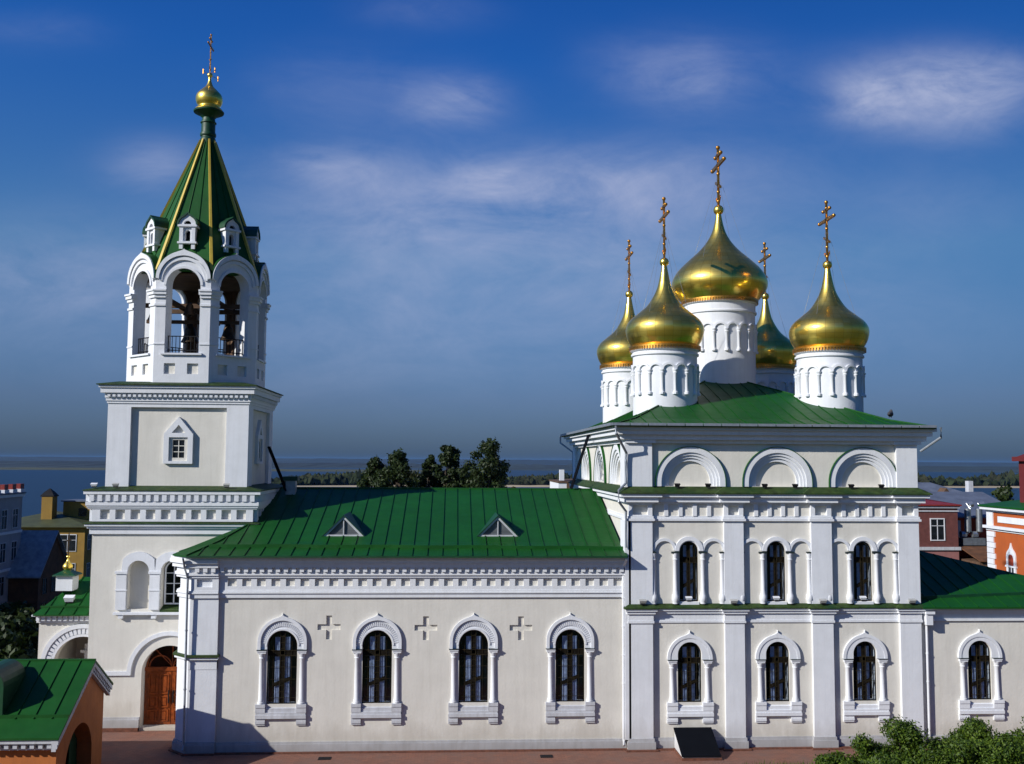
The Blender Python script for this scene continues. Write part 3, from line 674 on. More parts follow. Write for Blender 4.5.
def make_drum(cx, cy, r, zb, zcap, zar, ztop, ncol, prof, ball, cross_h, dlab, wires):
    d = MB(); d.lathe([(r, zb), (r, zar+.55), (r+.10, zar+.58), (r+.10, zar+.68), (r+.03, zar+.72), (r+.03, ztop-.24), (r+.14, ztop-.2), (r+.14, ztop-.08), (r-.1, ztop-.06), (r-.1, ztop)], (cx, cy, 0), 64)
    root = build('drum', d, white, CH, True)
    if dlab: root['label'] = dlab
    a_ = MB(); step = 2*PI/ncol
    for i in range(ncol):
        a = i*step+.1; ca, sa = math.cos(a), math.sin(a); x, y = cx+(r+.03)*ca, cy+(r+.03)*sa
        a_.lathe([(.15, zcap-1.34), (.15, zcap-1.22), (.09, zcap-1.18), (.085, zcap-.22), (.125, zcap-.17), (.09, zcap-.12), (.16, zcap-.02), (.16, zcap+.02)], (x, y, 0), 8)
        b = a+step/2; rr = step*r*.5; n = 10; vs = []; fs = []
        for j in range(n+1):
            th = PI*j/n
            for (ra, w) in ((rr-.07, 0), (rr+.05, 0), (rr+.05, .12), (rr-.07, .12)):
                q = b+ra*math.cos(th)/r; vs.append((cx+(r+w-.01)*math.cos(q), cy+(r+w-.01)*math.sin(q), zcap+ra*math.sin(th)))
        for j in range(n):
            for k in range(4): p = j*4+k; q = j*4+(k+1) % 4; fs.append((p, q, q+4, p+4))
        a_.add(vs, fs)
    build('blind_arcade', a_, white, root, True)
    fr = MB(); nf = int(2*PI*(r+.16)/.16)
    fr.lathe([(r-.05, ztop-.02), (r+.22, ztop-.02), (r+.22, ztop+.07), (r-.05, ztop+.07)], (cx, cy, 0), 64)
    for i in range(nf):
        a = 2*PI*i/nf; c, s_ = math.cos(a), math.sin(a)
        fr.M = Matrix.Translation((cx+(r+.2)*c, cy+(r+.2)*s_, 0)) @ Matrix.Rotation(a, 4, 'Z'); fr.box(-.015, .015, -.05, .05, ztop-.17, ztop-.02)
    fr.M = Matrix.Identity(4); build('gilt_fringe', fr, goldcross, root)
    m = MB(); m.lathe([(a, z) for a, z in catmull(prof)], (cx, cy, 0), 72)
    bz, br = ball; m.sphere((cx, cy, bz), br, 12)
    # dome is built about its own axis so that its panels follow it
    dm = build('onion_dome', m, gold, root, True)
    off = Vector((cx, cy, zb))-WLOC[root]
    dm.data.transform(Matrix.Translation(-off)); dm.location = off
    c = MB(); eye_cross(c, 0, cross_h, 1.25 if r > 2 else 1.); c.V = [v+Vector((cx, cy, bz+br*.8)) for v in c.V]
    build('cross', c, goldcross, root)
    wr = MB()
    if wires:
        for k in range(4):
            a = k*PI/2+.8; wr.tube([(cx, cy, bz+cross_h*.62), (cx+prof[2][0]*.82*math.cos(a), cy+prof[2][0]*.82*math.sin(a), prof[4][1]+.15)], .008, 4)
        build('guy_chain', wr, zinc, root)
    return root
small = [(1.80, 20.5), (1.92, 20.72), (2.10, 21.08), (2.19, 21.48), (2.15, 21.80), (1.94, 22.14), (1.52, 22.5), (1.02, 22.93), (.67, 23.44), (.42, 23.97), (.27, 24.58), (.15, 25.25)]
bigp = [(2.2, 24.02), (2.46, 24.26), (2.80, 24.7), (2.95, 25.15), (2.87, 25.58), (2.55, 26.1), (1.95, 26.7), (1.29, 27.3), (.78, 27.9), (.45, 28.5), (.27, 29.1), (.15, 29.75)]
for cx, cy, lab in ((11.80, 5.0, 'front left drum in full sun with a lower gold dome'), (21.25, 5.0, 'drum at the right with its gold dome clear against the sky'), (11.74, 16.0, 'rear left drum half hidden behind the front left one'), (21.12, 16.0, 'rear right drum mostly hidden behind the tall central one')):
    make_drum(cx, cy, 1.79, 16.3, 19.2, 19.5, 20.55, 16, small, (25.48, .26), 3.45, lab, True)
make_drum(16.45, 10.5, 2.15, 18.6, 22.2, 22.7, 24.1, 18, bigp, (29.98, .32), 3.75, 'tall central drum with the largest gold dome', True)

# ---- east wing
EY = -.05
WX1, WY1 = 35.4, 11.5
mb = MB(facade(EY)); mb.plate(rect(23.6, WX1, -.2, 6.9), [arched(26.8, 2.24, .60, 4.60, 16)], -.5, 0)
mb.M = Matrix.Identity(4); mb.box(WX1-.5, WX1, EY+.5, WY1, -.2, 6.9); mb.box(23.6, WX1-.5, WY1-.5, WY1, -.2, 6.9); build('east_wing_wall', mb, cream, CH)
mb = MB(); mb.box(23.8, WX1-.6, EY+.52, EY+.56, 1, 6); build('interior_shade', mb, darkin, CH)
place(proto_low, CH, (26.8, EY, 0))
mb = MB()
for z0, z1, p in ((6.2, 6.32, .1), (6.32, 6.62, .05), (6.62, 6.78, .2), (6.78, 6.92, .34)): mb.box(23.62, WX1+p, EY-p, WY1+p, z0, z1)
build('east_wing_cornice', mb, white, CH)
mb = MB(); mb.box(23.65, WX1+.1, EY-.12, WY1+.1, 0, .5); build('east_wing_plinth', mb, greyw, CH)
A = (23.69, 8.2, 9.92); e = .55
rf = MB(); P1, P2, P3, P4 = (23.69, EY-e, 6.95), (WX1+e, EY-e, 6.95), (WX1+e, WY1+e, 6.95), (23.69, WY1+e, 6.95)
rf.sheet([P1, P2, A], .08); rf.sheet([P2, P3, A], .08); rf.sheet([P3, P4, A], .08)
def east_plane(x, y): return 6.95+(y-P1[1])/(A[1]-P1[1])*(A[2]-6.95)
for i in range(14):
    x = 24.3+i*.75; ym = (P1[1]+(P2[0]-x)/(P2[0]-A[0])*(A[1]-P1[1]))*.985
    rf.bar((x, EY-e+.01, 6.945), (x, ym, east_plane(x, ym)-.005), .04, .045)
build('east_wing_roof', rf, green, CH)
rf = MB(); rf.bar((23.9, EY+.35, east_plane(23.9, EY+.35)-.02), (33, EY+1.0, east_plane(33, EY+1.0)-.02), .05, .16); build('east_wing_gutter', rf, dgreen, CH)

# ---- downspouts
def spout(pts, m=white, r=.065):
    b = MB(); b.tube(pts, r, 8)
    for p, q in zip(pts, pts[1:]):
        p = Vector(p); q = Vector(q); L = (q-p).length
        if L > 2:
            for i in range(1, int(L/1.4)): c = p.lerp(q, i*1.4/L); d = (q-p).normalized()*.03; b.tube([c-d, c+d], r+.02, 8)
    return build('downspout', b, m, CH, True)
spout([(8.6, -.75, 9.4), (8.52, -.3, 9.0), (8.52, -.16, 8.8), (8.52, -.16, .5), (8.5, -.4, .25)])
spout([(-13.0, -.8, 9.4), (-13.0, -.45, 8.9), (-12.86, -.35, 8.4), (-12.86, -.35, 7.3), (-12.83, -.3, .5), (-12.83, -.45, .25)], zinc, .055)
spout([(24.02, -.3, 6.7), (24.02, -.25, 6.3), (24.02, -.2, 6.0), (24.02, -.2, .4)])
bh = MB(); bh.box(23.88, 24.22, -.5, -.15, 6.05, 6.6); bh.box(23.84, 24.30, -.58, -.1, 6.6, 6.72); build('rain_head', bh, white, CH)
spout([(8.0, -1.2, 15.95), (8.0, -1.2, 15.6), (8.66, -.42, 14.6), (8.62, -.42, 14.2), (8.62, -.42, 13.1), (8.2, -.75, 12.75), (8.2, -.75, 12.2), (8.62, -.42, 11.7), (8.62, -.42, 9.9)], zinc)
spout([(24.55, -1.2, 16.0), (24.55, -1.2, 15.5), (23.85, -.4, 14.8)], zinc)
spout([(7.75, 22.3, 16.0), (7.75, 22.3, 15.5), (8.6, 21.6, 14.8), (8.6, 21.6, 12.9)], zinc)

# ================================================================== BELL TOWER
TX, TY = -14.87, 8.2
BT = thing('bell_tower', (TX, TY, 0), 'tall bell tower with green tent spire, open belfry and small gold dome', 'bell tower')
LX0, LX1, LY0, LY1 = -19.07, -10.67, 4.15, 12.35
DX = -14.85
fr_ = facade(LY0)
mb = MB(fr_); NA = (-16.58, -14.85, -13.12)
mb.plate(rect(LX0, LX1, -.2, 12.5), [arched(DX, .15, 1.42, 2.95, 22)]+[arched(c, 6.25, .56, 8.25, 16) for c in NA], -.7, 0)
for c in (NA[0], NA[2]): mb.box(c-.62, c+.62, 6.0, 9.0, -.65, -.4)
mb.M = Matrix.Identity(4); mb.box(LX0, LX0+.6, LY0+.7, LY1, -.2, 12.5); mb.box(LX1-.6, LX1, LY0+.7, LY1, -.2, 12.5); mb.box(LX0+.6, LX1-.6, LY1-.5, LY1, -.2, 12.5)
build('lower_wall', mb, cream, BT)
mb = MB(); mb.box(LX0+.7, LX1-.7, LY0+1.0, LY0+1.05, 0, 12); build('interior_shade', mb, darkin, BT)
tr = MB(fr_)
for c in NA: tr.plate([(c-.56, 8.25)]+list(reversed(arc(c, 8.25, .56, 0, 180, 20)))[1:-1]+[(c+.56, 8.25), (c+.865, 8.25)]+[p for p in arc(c, 8.25, 1.02, 0, 180, 24) if abs(p[0]-c) < .865]+[(c-.865, 8.25)], [], 0, .14)
for c in (-17.445, -15.715, -13.985, -12.255):
    tr.box(c-.26, c+.26, 6.25, 8.12, 0, .14); tr.box(c-.32, c+.32, 8.12, 8.25, 0, .2); tr.box(c-.29, c+.29, 7.22, 7.3, 0, .17)
tr.box(-17.78, -11.95, 6.0, 6.12, 0, .26)
for c in (-17.4, -15.7, -14.0, -12.3): tr.box(c-.12, c+.12, 5.8, 6.0, 0, .2)
# hood moulding over the door, running out as a string course
pol = [(-17.9, 2.85), (-16.8, 2.85)]+list(reversed(arc(DX, 2.95, 1.95, 0, 180, 30)))+[(-12.9, 2.85), (-11.0, 2.85), (-11.0, 3.06), (-12.7, 3.06)]+arc(DX, 2.95, 2.16, 4, 176, 30)+[(-17.0, 3.06), (-17.9, 3.06)]
tr.plate([(LX0, 2.85)]+pol[1:-1]+[(LX0, 3.06)], [], 0, .10)
tr.M = Matrix.Identity(4)
def tband(x0, x1, y0, y1, z0, z1, p): tr.box(x0-p, x1+p, y0-p, y1+p, z0, z1)
LB = (LX0, LX1, LY0, LY1)
tband(*LB, 10.2, 10.5, .12); tband(*LB, 10.5, 10.62, .22); tband(*LB, 10.62, 10.74, .32)
tband(*LB, 11.52, 11.6, .21); tband(*LB, 11.6, 11.7, .26); tband(*LB, 11.7, 11.9, .31); tband(*LB, 11.9, 12.3, .20); tband(*LB, 12.3, 12.48, .40)
def dentils(M, a, b, z0, z1, w0, w1, pitch, wd):
    tr.M = M; n = int((b-a)/pitch)
    for i in range(n+1): x = a+(b-a)*i/n; tr.box(x-wd/2, x+wd/2, z0, z1, w0, w1)
TF = {'f': (facade(LY0), LX0, LX1), 'r': (frame((LX1, 0, 0), (0, 1, 0), (1, 0, 0)), LY0, LY1), 'l': (frame((LX0, 0, 0), (0, -1, 0), (-1, 0, 0)), -LY1, -LY0)}
for k, (M, a, b) in TF.items():
    dentils(M, a+.02, b-.02, 11.93, 12.27, .19, .37, .405, .23)
    tr.M = M; n = 10; s0 = (b-a-.5)/n; h_ = [rect(a+.25+s0*i+.17, a+.25+s0*i+.67, 10.98, 11.48) for i in range(n)]
    tr.plate(rect(a, b, 10.86, 11.52), h_, .0, .18)
build('lower_cornice', tr, white, BT)
def tledge(name, x0, x1, y0, y1, z0, z1, p, q, m=moss):
    b = MB(); vs = []
    for pp, z in ((p, z0-.05), (p, z0), (q, z1)): vs += [(x0-pp, y0-pp, z), (x1+pp, y0-pp, z), (x1+pp, y1+pp, z), (x0-pp, y1+pp, z)]
    fs = [(3, 2, 1, 0), (8, 9, 10, 11)]+[(4*j+i, 4*j+(i+1) % 4, 4*j+4+(i+1) % 4, 4*j+4+i) for j in (0, 1) for i in range(4)]
    b.add(vs, fs); return build(name, b, m, BT)
tledge('cornice_cover', *LB, 12.53, 12.75, .45, -.6); tledge('string_cover', *LB, 10.79, 10.86, .38, 0)
pl = MB(); pl.box(LX0-.12, LX1+.1, LY0-.12, LY1, 0, .6); pl.box(LX0-.08, LX1+.1, LY0-.08, LY1, .6, .72)
p2 = MB(); 
pl = MB()
for a, b in ((LX0-.1, DX-1.45), (DX+1.45, LX1)):
    pl = MB(); pl.box(a, b, LY0-.12, LY0+.3, 0, .58); pl.box(a, b, LY0-.06, LY0+.3, .58, .70)
    if a < -18: pl.box(LX0-.12, LX0+.3, LY0-.1, LY1, -.1, .57)
    build('tower_plinth', pl, greyw, BT)
pl = MB()
for a, b in ((LX0-.2, DX-1.45), (DX+1.45, LX1)): pl.box(a, b, LY0-.24, LY0+.2, -.1, .18)
build('base_course', pl, brick, BT)
# double door
dm = MB(facade(LY0+.3)); h = 1.4
dm.plate(arched(DX, .15, h, 2.95, 22), [arched(DX, 3.15, h-.12, 3.16, 22)], -.42, -.30)
dm.box(DX-h, DX+h, 2.95, 3.14, -.31, -.22)
door = build('door', dm, wood, BT)
for s in (-1, 1):
    d = MB(facade(LY0+.3)); a, b = sorted((DX+s*.03, DX+s*(h-.1)))
    d.box(a, b, .2, 2.93, -.36, -.27)
    for (z0, z1) in ((.32, .95), (1.05, 1.65), (1.75, 2.8)):
        for (p, q) in ((a+.1, (a+b)/2-.05), ((a+b)/2+.05, b-.1)):
            d.plate(rect(p, q, z0, z1), [rect(p+.07, q-.07, z0+.07, z1-.07)], -.27, -.225); d.box(p+.12, q-.12, z0+.12, z1-.12, -.27, -.24)
    build('leaf', d, wood, door)
d = MB(facade(LY0+.3))
for a in (45, 90, 135): d.plate([(DX+math.cos(R(a+t))*r, 3.16+math.sin(R(a+t))*r) for r, t in ((.1, -6), (1.3, -1.2), (1.3, 1.2), (.1, 6))], [], -.37, -.31)
for c in (-.62, .62): d.plate(ring(DX+c, 3.16, .54, .60), [], -.37, -.315)
build('fanlight_bars', d, wood, door)
d = MB(facade(LY0+.3)); d.plate(arched(DX, 3.1, h-.05, 3.16, 22), [], -.41, -.395); build('fanlight', d, glass, door)
d = MB(facade(LY0+.3)); 
for s in (-1, 1): d.tube([(DX+s*.12, 1.3, -.2), (DX+s*.12, 1.95, -.2)], .035, 8)
build('handle', d, iron, door, True)
# window between the blind niches
w = MB(facade(LY0)); c = NA[1]
w.plate(arched(c, 6.45, .5, 8.25, 16), [arched(c, 6.52, .43, 8.25, 16)], -.5, -.42); w.box(c-.025, c+.025, 6.5, 8.7, -.48, -.42)
for z in (7.0, 7.55, 8.1): w.box(c-.45, c+.45, z-.02, z+.02, -.475, -.425)
wr_ = build('window', w, white, BT); w = MB(facade(LY0)); w.plate(arched(c, 6.45, .49, 8.25, 16), [], -.53, -.51); build('pane', w, glass, wr_)
w = MB(facade(LY0)); w.hexa(c-.56, c+.56, 6.12, 6.42, -.6, .1, d=.2); build('sill', w, moss, wr_)
# middle tier
MX0, MX1, MY0, MY1 = TX-3.74, TX+3.74, 4.46, 11.8; MBX = (MX0, MX1, MY0, MY1)
mb = MB()
mb.box(MX0+.2, MX1-.2, MY0+.2, MY1-.2, 12.5, 17.2); build('middle_wall', mb, cream, BT)
tr = MB()
for M, a, b in ((facade(MY0), MX0, MX1), (frame((MX1, 0, 0), (0, 1, 0), (1, 0, 0)), MY0, MY1), (frame((MX0, 0, 0), (0, -1, 0), (-1, 0, 0)), -MY1, -MY0)):
    tr.M = M; e_ = 0 if M.col[2][1] < -.5 else .19
    tr.plate(rect(a+e_, b-e_, 12.5, 17.15), [rect(a+1.22, b-1.18, 12.52, 16.95)], -.19, 0)
tr.M = Matrix.Identity(4)
tband(*MBX, 17.15, 17.28, .05); tband(*MBX, 17.28, 17.44, .1); tband(*MBX, 17.44, 17.70, .14); tband(*MBX, 17.70, 17.98, .32); tband(*MBX, 17.98, 18.12, .40)
for M, a, b in ((facade(MY0), MX0, MX1), (frame((MX1, 0, 0), (0, 1, 0), (1, 0, 0)), MY0, MY1)): dentils(M, a+.1, b-.1, 17.49, 17.66, .13, .24, .26, .15)
build('middle_cornice', tr, white, BT); tledge('cornice_cover', *MBX, 18.17, 18.36, .50, -.4)
def attic(M, c, parent=BT):
    w = MB(M)
    w.plate([(c-.77, 13.92), (c+.77, 13.92), (c+.77, 15.52), (c, 16.45), (c-.77, 15.52)], [rect(c-.5, c+.5, 14.06, 15.34), [(c-.36, 15.58), (c+.36, 15.58), (c, 16.02)]], -.2, -.02)
    r = build('window', w, white, BT)
    w = MB(M); w.plate(rect(c-.5, c+.5, 14.06, 15.34), [rect(c-.31, c+.31, 14.24, 15.2)], -.2, -.12)
    w.box(c-.02, c+.02, 14.24, 15.2, -.19, -.15)
    for z in (14.56, 14.88): w.box(c-.31, c+.31, z-.02, z+.02, -.188, -.152)
    build('frame', w, cream, r); w = MB(M); w.plate(rect(c-.4, c+.4, 14.1, 15.3), [], -.198, -.192); build('pane', w, dark_glass, r)
dark_glass = mat('dark_glass', (.012, .015, .02), .12, var=.2)
attic(facade(MY0), TX+.02); attic(frame((MX1, 0, 0), (0, 1, 0), (1, 0, 0)), (MY0+MY1)/2); 
# octagonal belfry
s8 = 2.96; ap = s8*1.2071
def oct_frame(k): a = -PI/2+k*PI/4; n = Vector((math.cos(a), math.sin(a), 0)); u = Vector((-n.y, n.x, 0)); return frame(Vector((TX, TY, 0))+n*ap, u, n)
TAN = math.tan(PI/8)
bw = MB(); bt = MB(); sc = MB(); rl = []; gr = MB()
for k in range(8):
    M = oct_frame(k); h = s8/2; bw.M = bt.M = sc.M = gr.M = M
    body = [(-h, 18.1), (h, 18.1), (h, 23.4)]; og = ogee(0, 24.02, 1.5, 25.66-24.02, 12)
    out = [(-h, 18.1), (h, 18.1), (h, 23.4)]+[p for p in og if abs(p[0]) < h-.001]+[(-h, 23.4)]
    hole = arched(0, 19.92, .92, 23.66, 20)
    bw.plate(out, [hole, rect(-.92, -.32, 18.78, 19.36), rect(.32, .92, 18.78, 19.36)], -.62, 0, .62/ap)
    sc.box(-1.0, 1.0, 18.7, 19.45, -.3, -.13)
    # mouldings
    for r0, r1, w_ in ((1.30, 1.47, .16), (1.14, 1.30, .09), (.92, 1.05, .07)):
        if r0 > 1.2: pol = [p for p in og if p[1] > 24.0]; pol = [(p[0]*r1/1.5, 23.98+(p[1]-23.98)*(r1/1.5 if p[1] < 25.0 else 1)) for p in pol]+list(reversed(arc(0, 23.98, r0, 0, 180, 20))); bt.plate(pol, [], 0, w_)
        else: bt.plate(ring(0, 23.9 if r0 > 1.1 else 23.66, r0, r1), [], 0, w_)
    for sgn in (-1, 1):
        def pier(z0, z1, p, i=0.): 
            if sgn < 0: bt.hexa(-h, -.92-i, z0, z1, -.3, p, (p+.3)*TAN-.3*TAN, 0) 
            else: bt.hexa(.92+i, h, z0, z1, -.3, p, 0, (p+.3)*TAN-.3*TAN)
        pier(22.5, 22.62, .07); pier(22.95, 23.12, .1); pier(23.12, 23.3, .18, -.05); pier(23.3, 23.4, .24, -.05); pier(20.38, 20.46, .04)
    bt.box(-1.1, 1.1, 19.82, 19.92, -.5, .12)
    # little barrel roof behind each gable
    gr.plate([p for p in ogee(0, 24.02, 1.49, 25.64-24.02, 12) if p[1] > 24.72], [], -1.5, -.64)
    gr.plate(ring_ogee(0, 24.02, 1.53, 25.70-24.02, 1.5), [], -.62, .1)
for k in range(8):
    li = MB(oct_frame(k)); q = (ap-.64)/ap*s8/2-.01
    li.plate([(-q, 19.85), (q, 19.85), (q, 24.5), (-q, 24.5)], [arched(0, 19.92, .90, 23.62, 16)], -.70, -.64); build('belfry_shade_lining', li, timber, BT)  # added dark lining: its colour puts shade on the white inner walls
build('belfry_wall', bw, white, BT); build('belfry_mouldings', bt, white, BT); build('parapet_panels', sc, cream, BT); build('gable_roofs', gr, green, BT)
def octpoly(a): c = a/math.cos(PI/8); return [(TX+c*math.cos(PI/8+i*PI/4), TY+c*math.sin(PI/8+i*PI/4)) for i in range(8)]
fl = MB(); fl.plan(octpoly(ap-.55), 18.2, 19.8); build('belfry_floor', fl, timber, BT)
fl = MB(); fl.plan(octpoly(ap-.625), 24.36, 24.44); build('belfry_ceiling', fl, timber, BT)
bm_ = MB()
for dy in (-1.1, 1.1): bm_.box(TX-3.1, TX+3.1, TY+dy-.12, TY+dy+.12, 22.75, 23.0)
for dx in (-1.3, 1.3): bm_.box(TX+dx-.12, TX+dx+.12, TY-3.1, TY+3.1, 23.001, 23.22)
bm_.box(TX-3.0, TX+3.0, TY-.1, TY+.1, 22.0, 22.2)
build('bell_beams', bm_, timber, BT)
for k in range(8):
    r_ = MB(oct_frame(k)); w0 = -.32
    for z in (20.08, 20.85): r_.box(-.92, .92, z, z+.05, w0-.02, w0+.03)
    for i in range(9): u = -.8+i*.2; r_.box(u-.014, u+.014, 20.0, 20.87, w0-.01, w0+.02)
    build('railing', r_, iron, BT)
# tent spire
sp_ = MB(); z0s, z1s = 24.5, 32.9; a0, a1 = ap-.08, .36; SX = .17
A0 = octpoly(a0); A1 = [(x+SX, y) for x, y in octpoly(a1)]; vs = [(*p, z0s) for p in A0]+[(*p, z1s) for p in A1]
sp_.add(vs, [tuple(range(8))[::-1], tuple(range(8, 16))]+[(i, (i+1) % 8, 8+(i+1) % 8, 8+i) for i in range(8)])
for i in range(8):
    for f in (.33, .67):
        p = Vector((*A0[i], z0s)).lerp(Vector((*A0[(i+1) % 8], z0s)), f); q = Vector((*A1[i], z1s)).lerp(Vector((*A1[(i+1) % 8], z1s)), f); sp_.bar(p, q, .03, .04)
spire = build('spire', sp_, green, BT)
for i in range(8):
    b = MB(); d = Vector((math.cos(PI/8+i*PI/4), math.sin(PI/8+i*PI/4), 0))
    p = Vector((*A0[i], z0s)); q = Vector((*A1[i], z1s)); t = d.cross(Vector((0, 0, 1)))*.078
    b.add([p-t-d*.1, p+t-d*.1, p+t+d*.12, p-t+d*.12, q-t*.6-d*.1, q+t*.6-d*.1, q+t*.6+d*.1, q-t*.6+d*.1], [(0, 3, 2, 1), (4, 5, 6, 7), (0, 1, 5, 4), (1, 2, 6, 5), (2, 3, 7, 6), (3, 0, 4, 7)])
    build('rib', b, yellow, spire)
for k in range(8):                           # lucarnes
    M = oct_frame(k); d = MB(M); w1 = -.46; w0 = -2.2
    d.plate(rect(-.40, .40, 26.15, 27.0), [arched(0, 26.2, .15, 26.68, 10)], w0, w1)
    for u in (-.33, .33): d.box(u-.1, u+.1, 25.75, 27.0, w1-.2, w1+.08)
    d.box(-.52, .52, 26.05, 26.16, w1-.9, w1+.14); d.box(-.52, .52, 27.0, 27.12, w1-1.2, w1+.14)
    d.plate(ogee(0, 27.12, .46, .62, 8), [arc(0, 27.14, .2, 0, 180, 8)], w1-.1, w1+.08)
    lu = build('lucarne', d, white, BT)
    d = MB(M); d.box(-.2, .2, 26.2, 26.95, w1-.5, w1-.3); build('opening', d, darkin, lu)
    d = MB(M); o = ogee(0, 27.13, .56, .70, 8); i_ = list(reversed(ogee(0, 27.12, .47, .63, 8))); d.plate(o+i_, [], w0, w1+.16); build('roof', d, dgreen, lu)
nk = MB(); nk.lathe([(.44, 32.7), (.44, 33.0), (.40, 33.05), (.40, 33.9), (.46, 33.95), (.46, 34.0), (.40, 34.05), (.36, 34.25), (.5, 34.4), (.86, 34.58), (.88, 34.66), (.7, 34.72)], (TX+SX, TY, 0), 24)
nk.lathe([(.44, 33.15), (.46, 33.2), (.46, 33.3), (.44, 33.35)], (TX+SX, TY, 0), 24); build('spire_neck', nk, dgreen, BT, True)
sd_ = MB(); sd_.lathe(catmull([(.70, 34.64), (.80, 34.72), (.72, 34.84), (.62, 34.94), (.72, 35.15), (.77, 35.4), (.70, 35.68), (.46, 35.95), (.22, 36.2), (.10, 36.5), (.09, 36.75)], 4), (TX+SX, TY, 0), 48); sd_.sphere((TX+SX, TY, 36.88), .16, 10)
sdo = build('onion_dome', sd_, gold, BT, True); off = Vector((TX+SX, TY, 34))-WLOC[BT]; sdo.data.transform(Matrix.Translation(-off)); sdo.location = off
cr = MB(); eye_cross(cr, 0, 2.35, .55); cr.V = [v+Vector((TX+SX, TY, 37.0)) for v in cr.V]; cr.M = Matrix.Identity(4)
for dx, dy, z in ((-.42, .1, 37.15), (.28, 0, 37.2), (.45, .1, 36.7)): cr.tube([(TX+SX+dx, TY+dy, z-.14), (TX+SX+dx, TY+dy, z+.14)], .04, 6); cr.tube([(TX+SX, TY, 36.9), (TX+SX+dx, TY+dy, z)], .012, 4)
build('cross', cr, goldcross, BT)

# bells hang from the beams: things of their own
def bell(x, y, ztop, r, label):
    o = thing('bell', (x, y, ztop-r*2.1), label, 'bell', 'bells hanging in the belfry')
    b = MB(); b.lathe(catmull([(r*1.0, 0), (r*.97, .08*r), (r*.78, .5*r), (r*.62, 1.0*r), (r*.55, 1.45*r), (r*.42, 1.7*r), (.05*r, 1.8*r)], 4), (x, y, ztop-r*2.1), 28); build('bell_body', b, bronze, o, True)
    b = MB(); b.tube([(x, y, ztop-r*.3), (x, y, ztop)], .05, 8); b.box(x-.12, x+.12, y-.05, y+.05, ztop-r*.35, ztop-.02); build('hanger', b, iron, o)
    b = MB(); b.tube([(x, y, ztop-r*.6), (x, y, ztop-r*2.2)], .03, 6); b.sphere((x, y, ztop-r*2.15), .09*r+.05, 8); build('clapper', b, iron, o)
bell(TX+.0, TY-2.2, 22.95, .36, 'small bronze bell high in the front belfry opening')
bell(TX-.5, TY+.0, 22.0, .52, 'large dark bell hanging low in the middle of the belfry')
bell(TX+1.0, TY-1.1, 22.75, .45, 'bronze bell by the pier right of the front opening')
bell(TX-2.3, TY-1.1, 22.75, .34, 'small bell in the sunlit left opening of the belfry')
bell(TX+1.7, TY-.2, 22.0, .45, 'dark bell in the shaded right opening of the belfry')

# ladders, lamps, birds
def ladder(p0, p1, wdir, label, wd=.42):
    p0 = Vector(p0); p1 = Vector(p1); o = thing('ladder', p0, label, 'ladder'); w = Vector(wdir).normalized()*wd/2
    for s in (-1, 1): b = MB(); b.bar(p0+w*s, p1+w*s, .09, .10); build('rail', b, darkin, o)
    b = MB(); n = int((p1-p0).length/.3)
    for i in range(1, n): c = p0.lerp(p1, i/n); b.tube([c-w, c+w], .025, 6)
    build('rungs', b, iron, o)
ladder((7.1, 9.75, 12.5), (8.15, 9.0, 16.0), (0, 1, 0), 'black ladder leaning from the nave ridge to the main eave')
ladder((-9.75, 8.6, 12.35), (-10.75, 8.2, 14.9), (0, 1, 0), 'dark ladder leaning on the shaded side of the bell tower')
lampm = mat('floodlight_grey', (.36, .36, .34), .5, var=.1)
def flood(x, y, z, label, group, m=lampm, s=1.):
    o = thing('floodlight', (x, y, z), label, 'floodlight', group)
    b = MB(); M = Matrix.Translation((x, y, z+.2*s)) @ Matrix.Rotation(R(25), 4, 'X'); b.M = M; b.hexa(-.2*s, .2*s, -.14*s, .14*s, -.14*s, .1*s, .05, .05); build('housing', b, m, o)
    b = MB(); b.box(x-.16*s, x+.16*s, y-.12*s, y+.12*s, z-.03, z+.03); b.box(x-.22*s, x-.19*s, y-.03, y+.03, z, z+.24*s); b.box(x+.19*s, x+.22*s, y-.03, y+.03, z, z+.24*s); build('bracket', b, iron, o)
for x, w in ((9.45, 'leftmost'), (14.05, 'second'), (18.6, 'third'), (23.2, 'rightmost')):
    flood(x, -.42, 7.13, w+' grey floodlight from the left on the lower green ledge', 'floodlights on the lower ledge', lampm, .65)
for c, w in zip(AX, ('left', 'middle', 'right')):
    for dx, q in ((-.72, 'left'), (.85, 'right')):
        flood(c+dx, -.32, 12.93, f'black floodlight at the {q} foot of the {w} blind arch', 'floodlights in the blind arches', iron, .5)
for c, w in zip(WX, ('left', 'middle', 'right')):
    flood(c-.02, -.1, 7.24, f'white lamp on the sill of the {w} upper window', 'lamps on the upper sills', white, .6)
for x, y, w in ((-19.0, 3.95, 'white lamp at the left end of the bell tower ledge'), (-17.9, 4.0, 'grey lamp left of the panel on the bell tower ledge'), (-12.1, 4.0, 'grey lamp at the right on the bell tower ledge')):
    flood(x, y, 12.68, w, 'lamps on the bell tower ledge', white if 'white' in w else lampm, .6)
birdm = mat('bird_grey', (.05, .05, .055), .8)
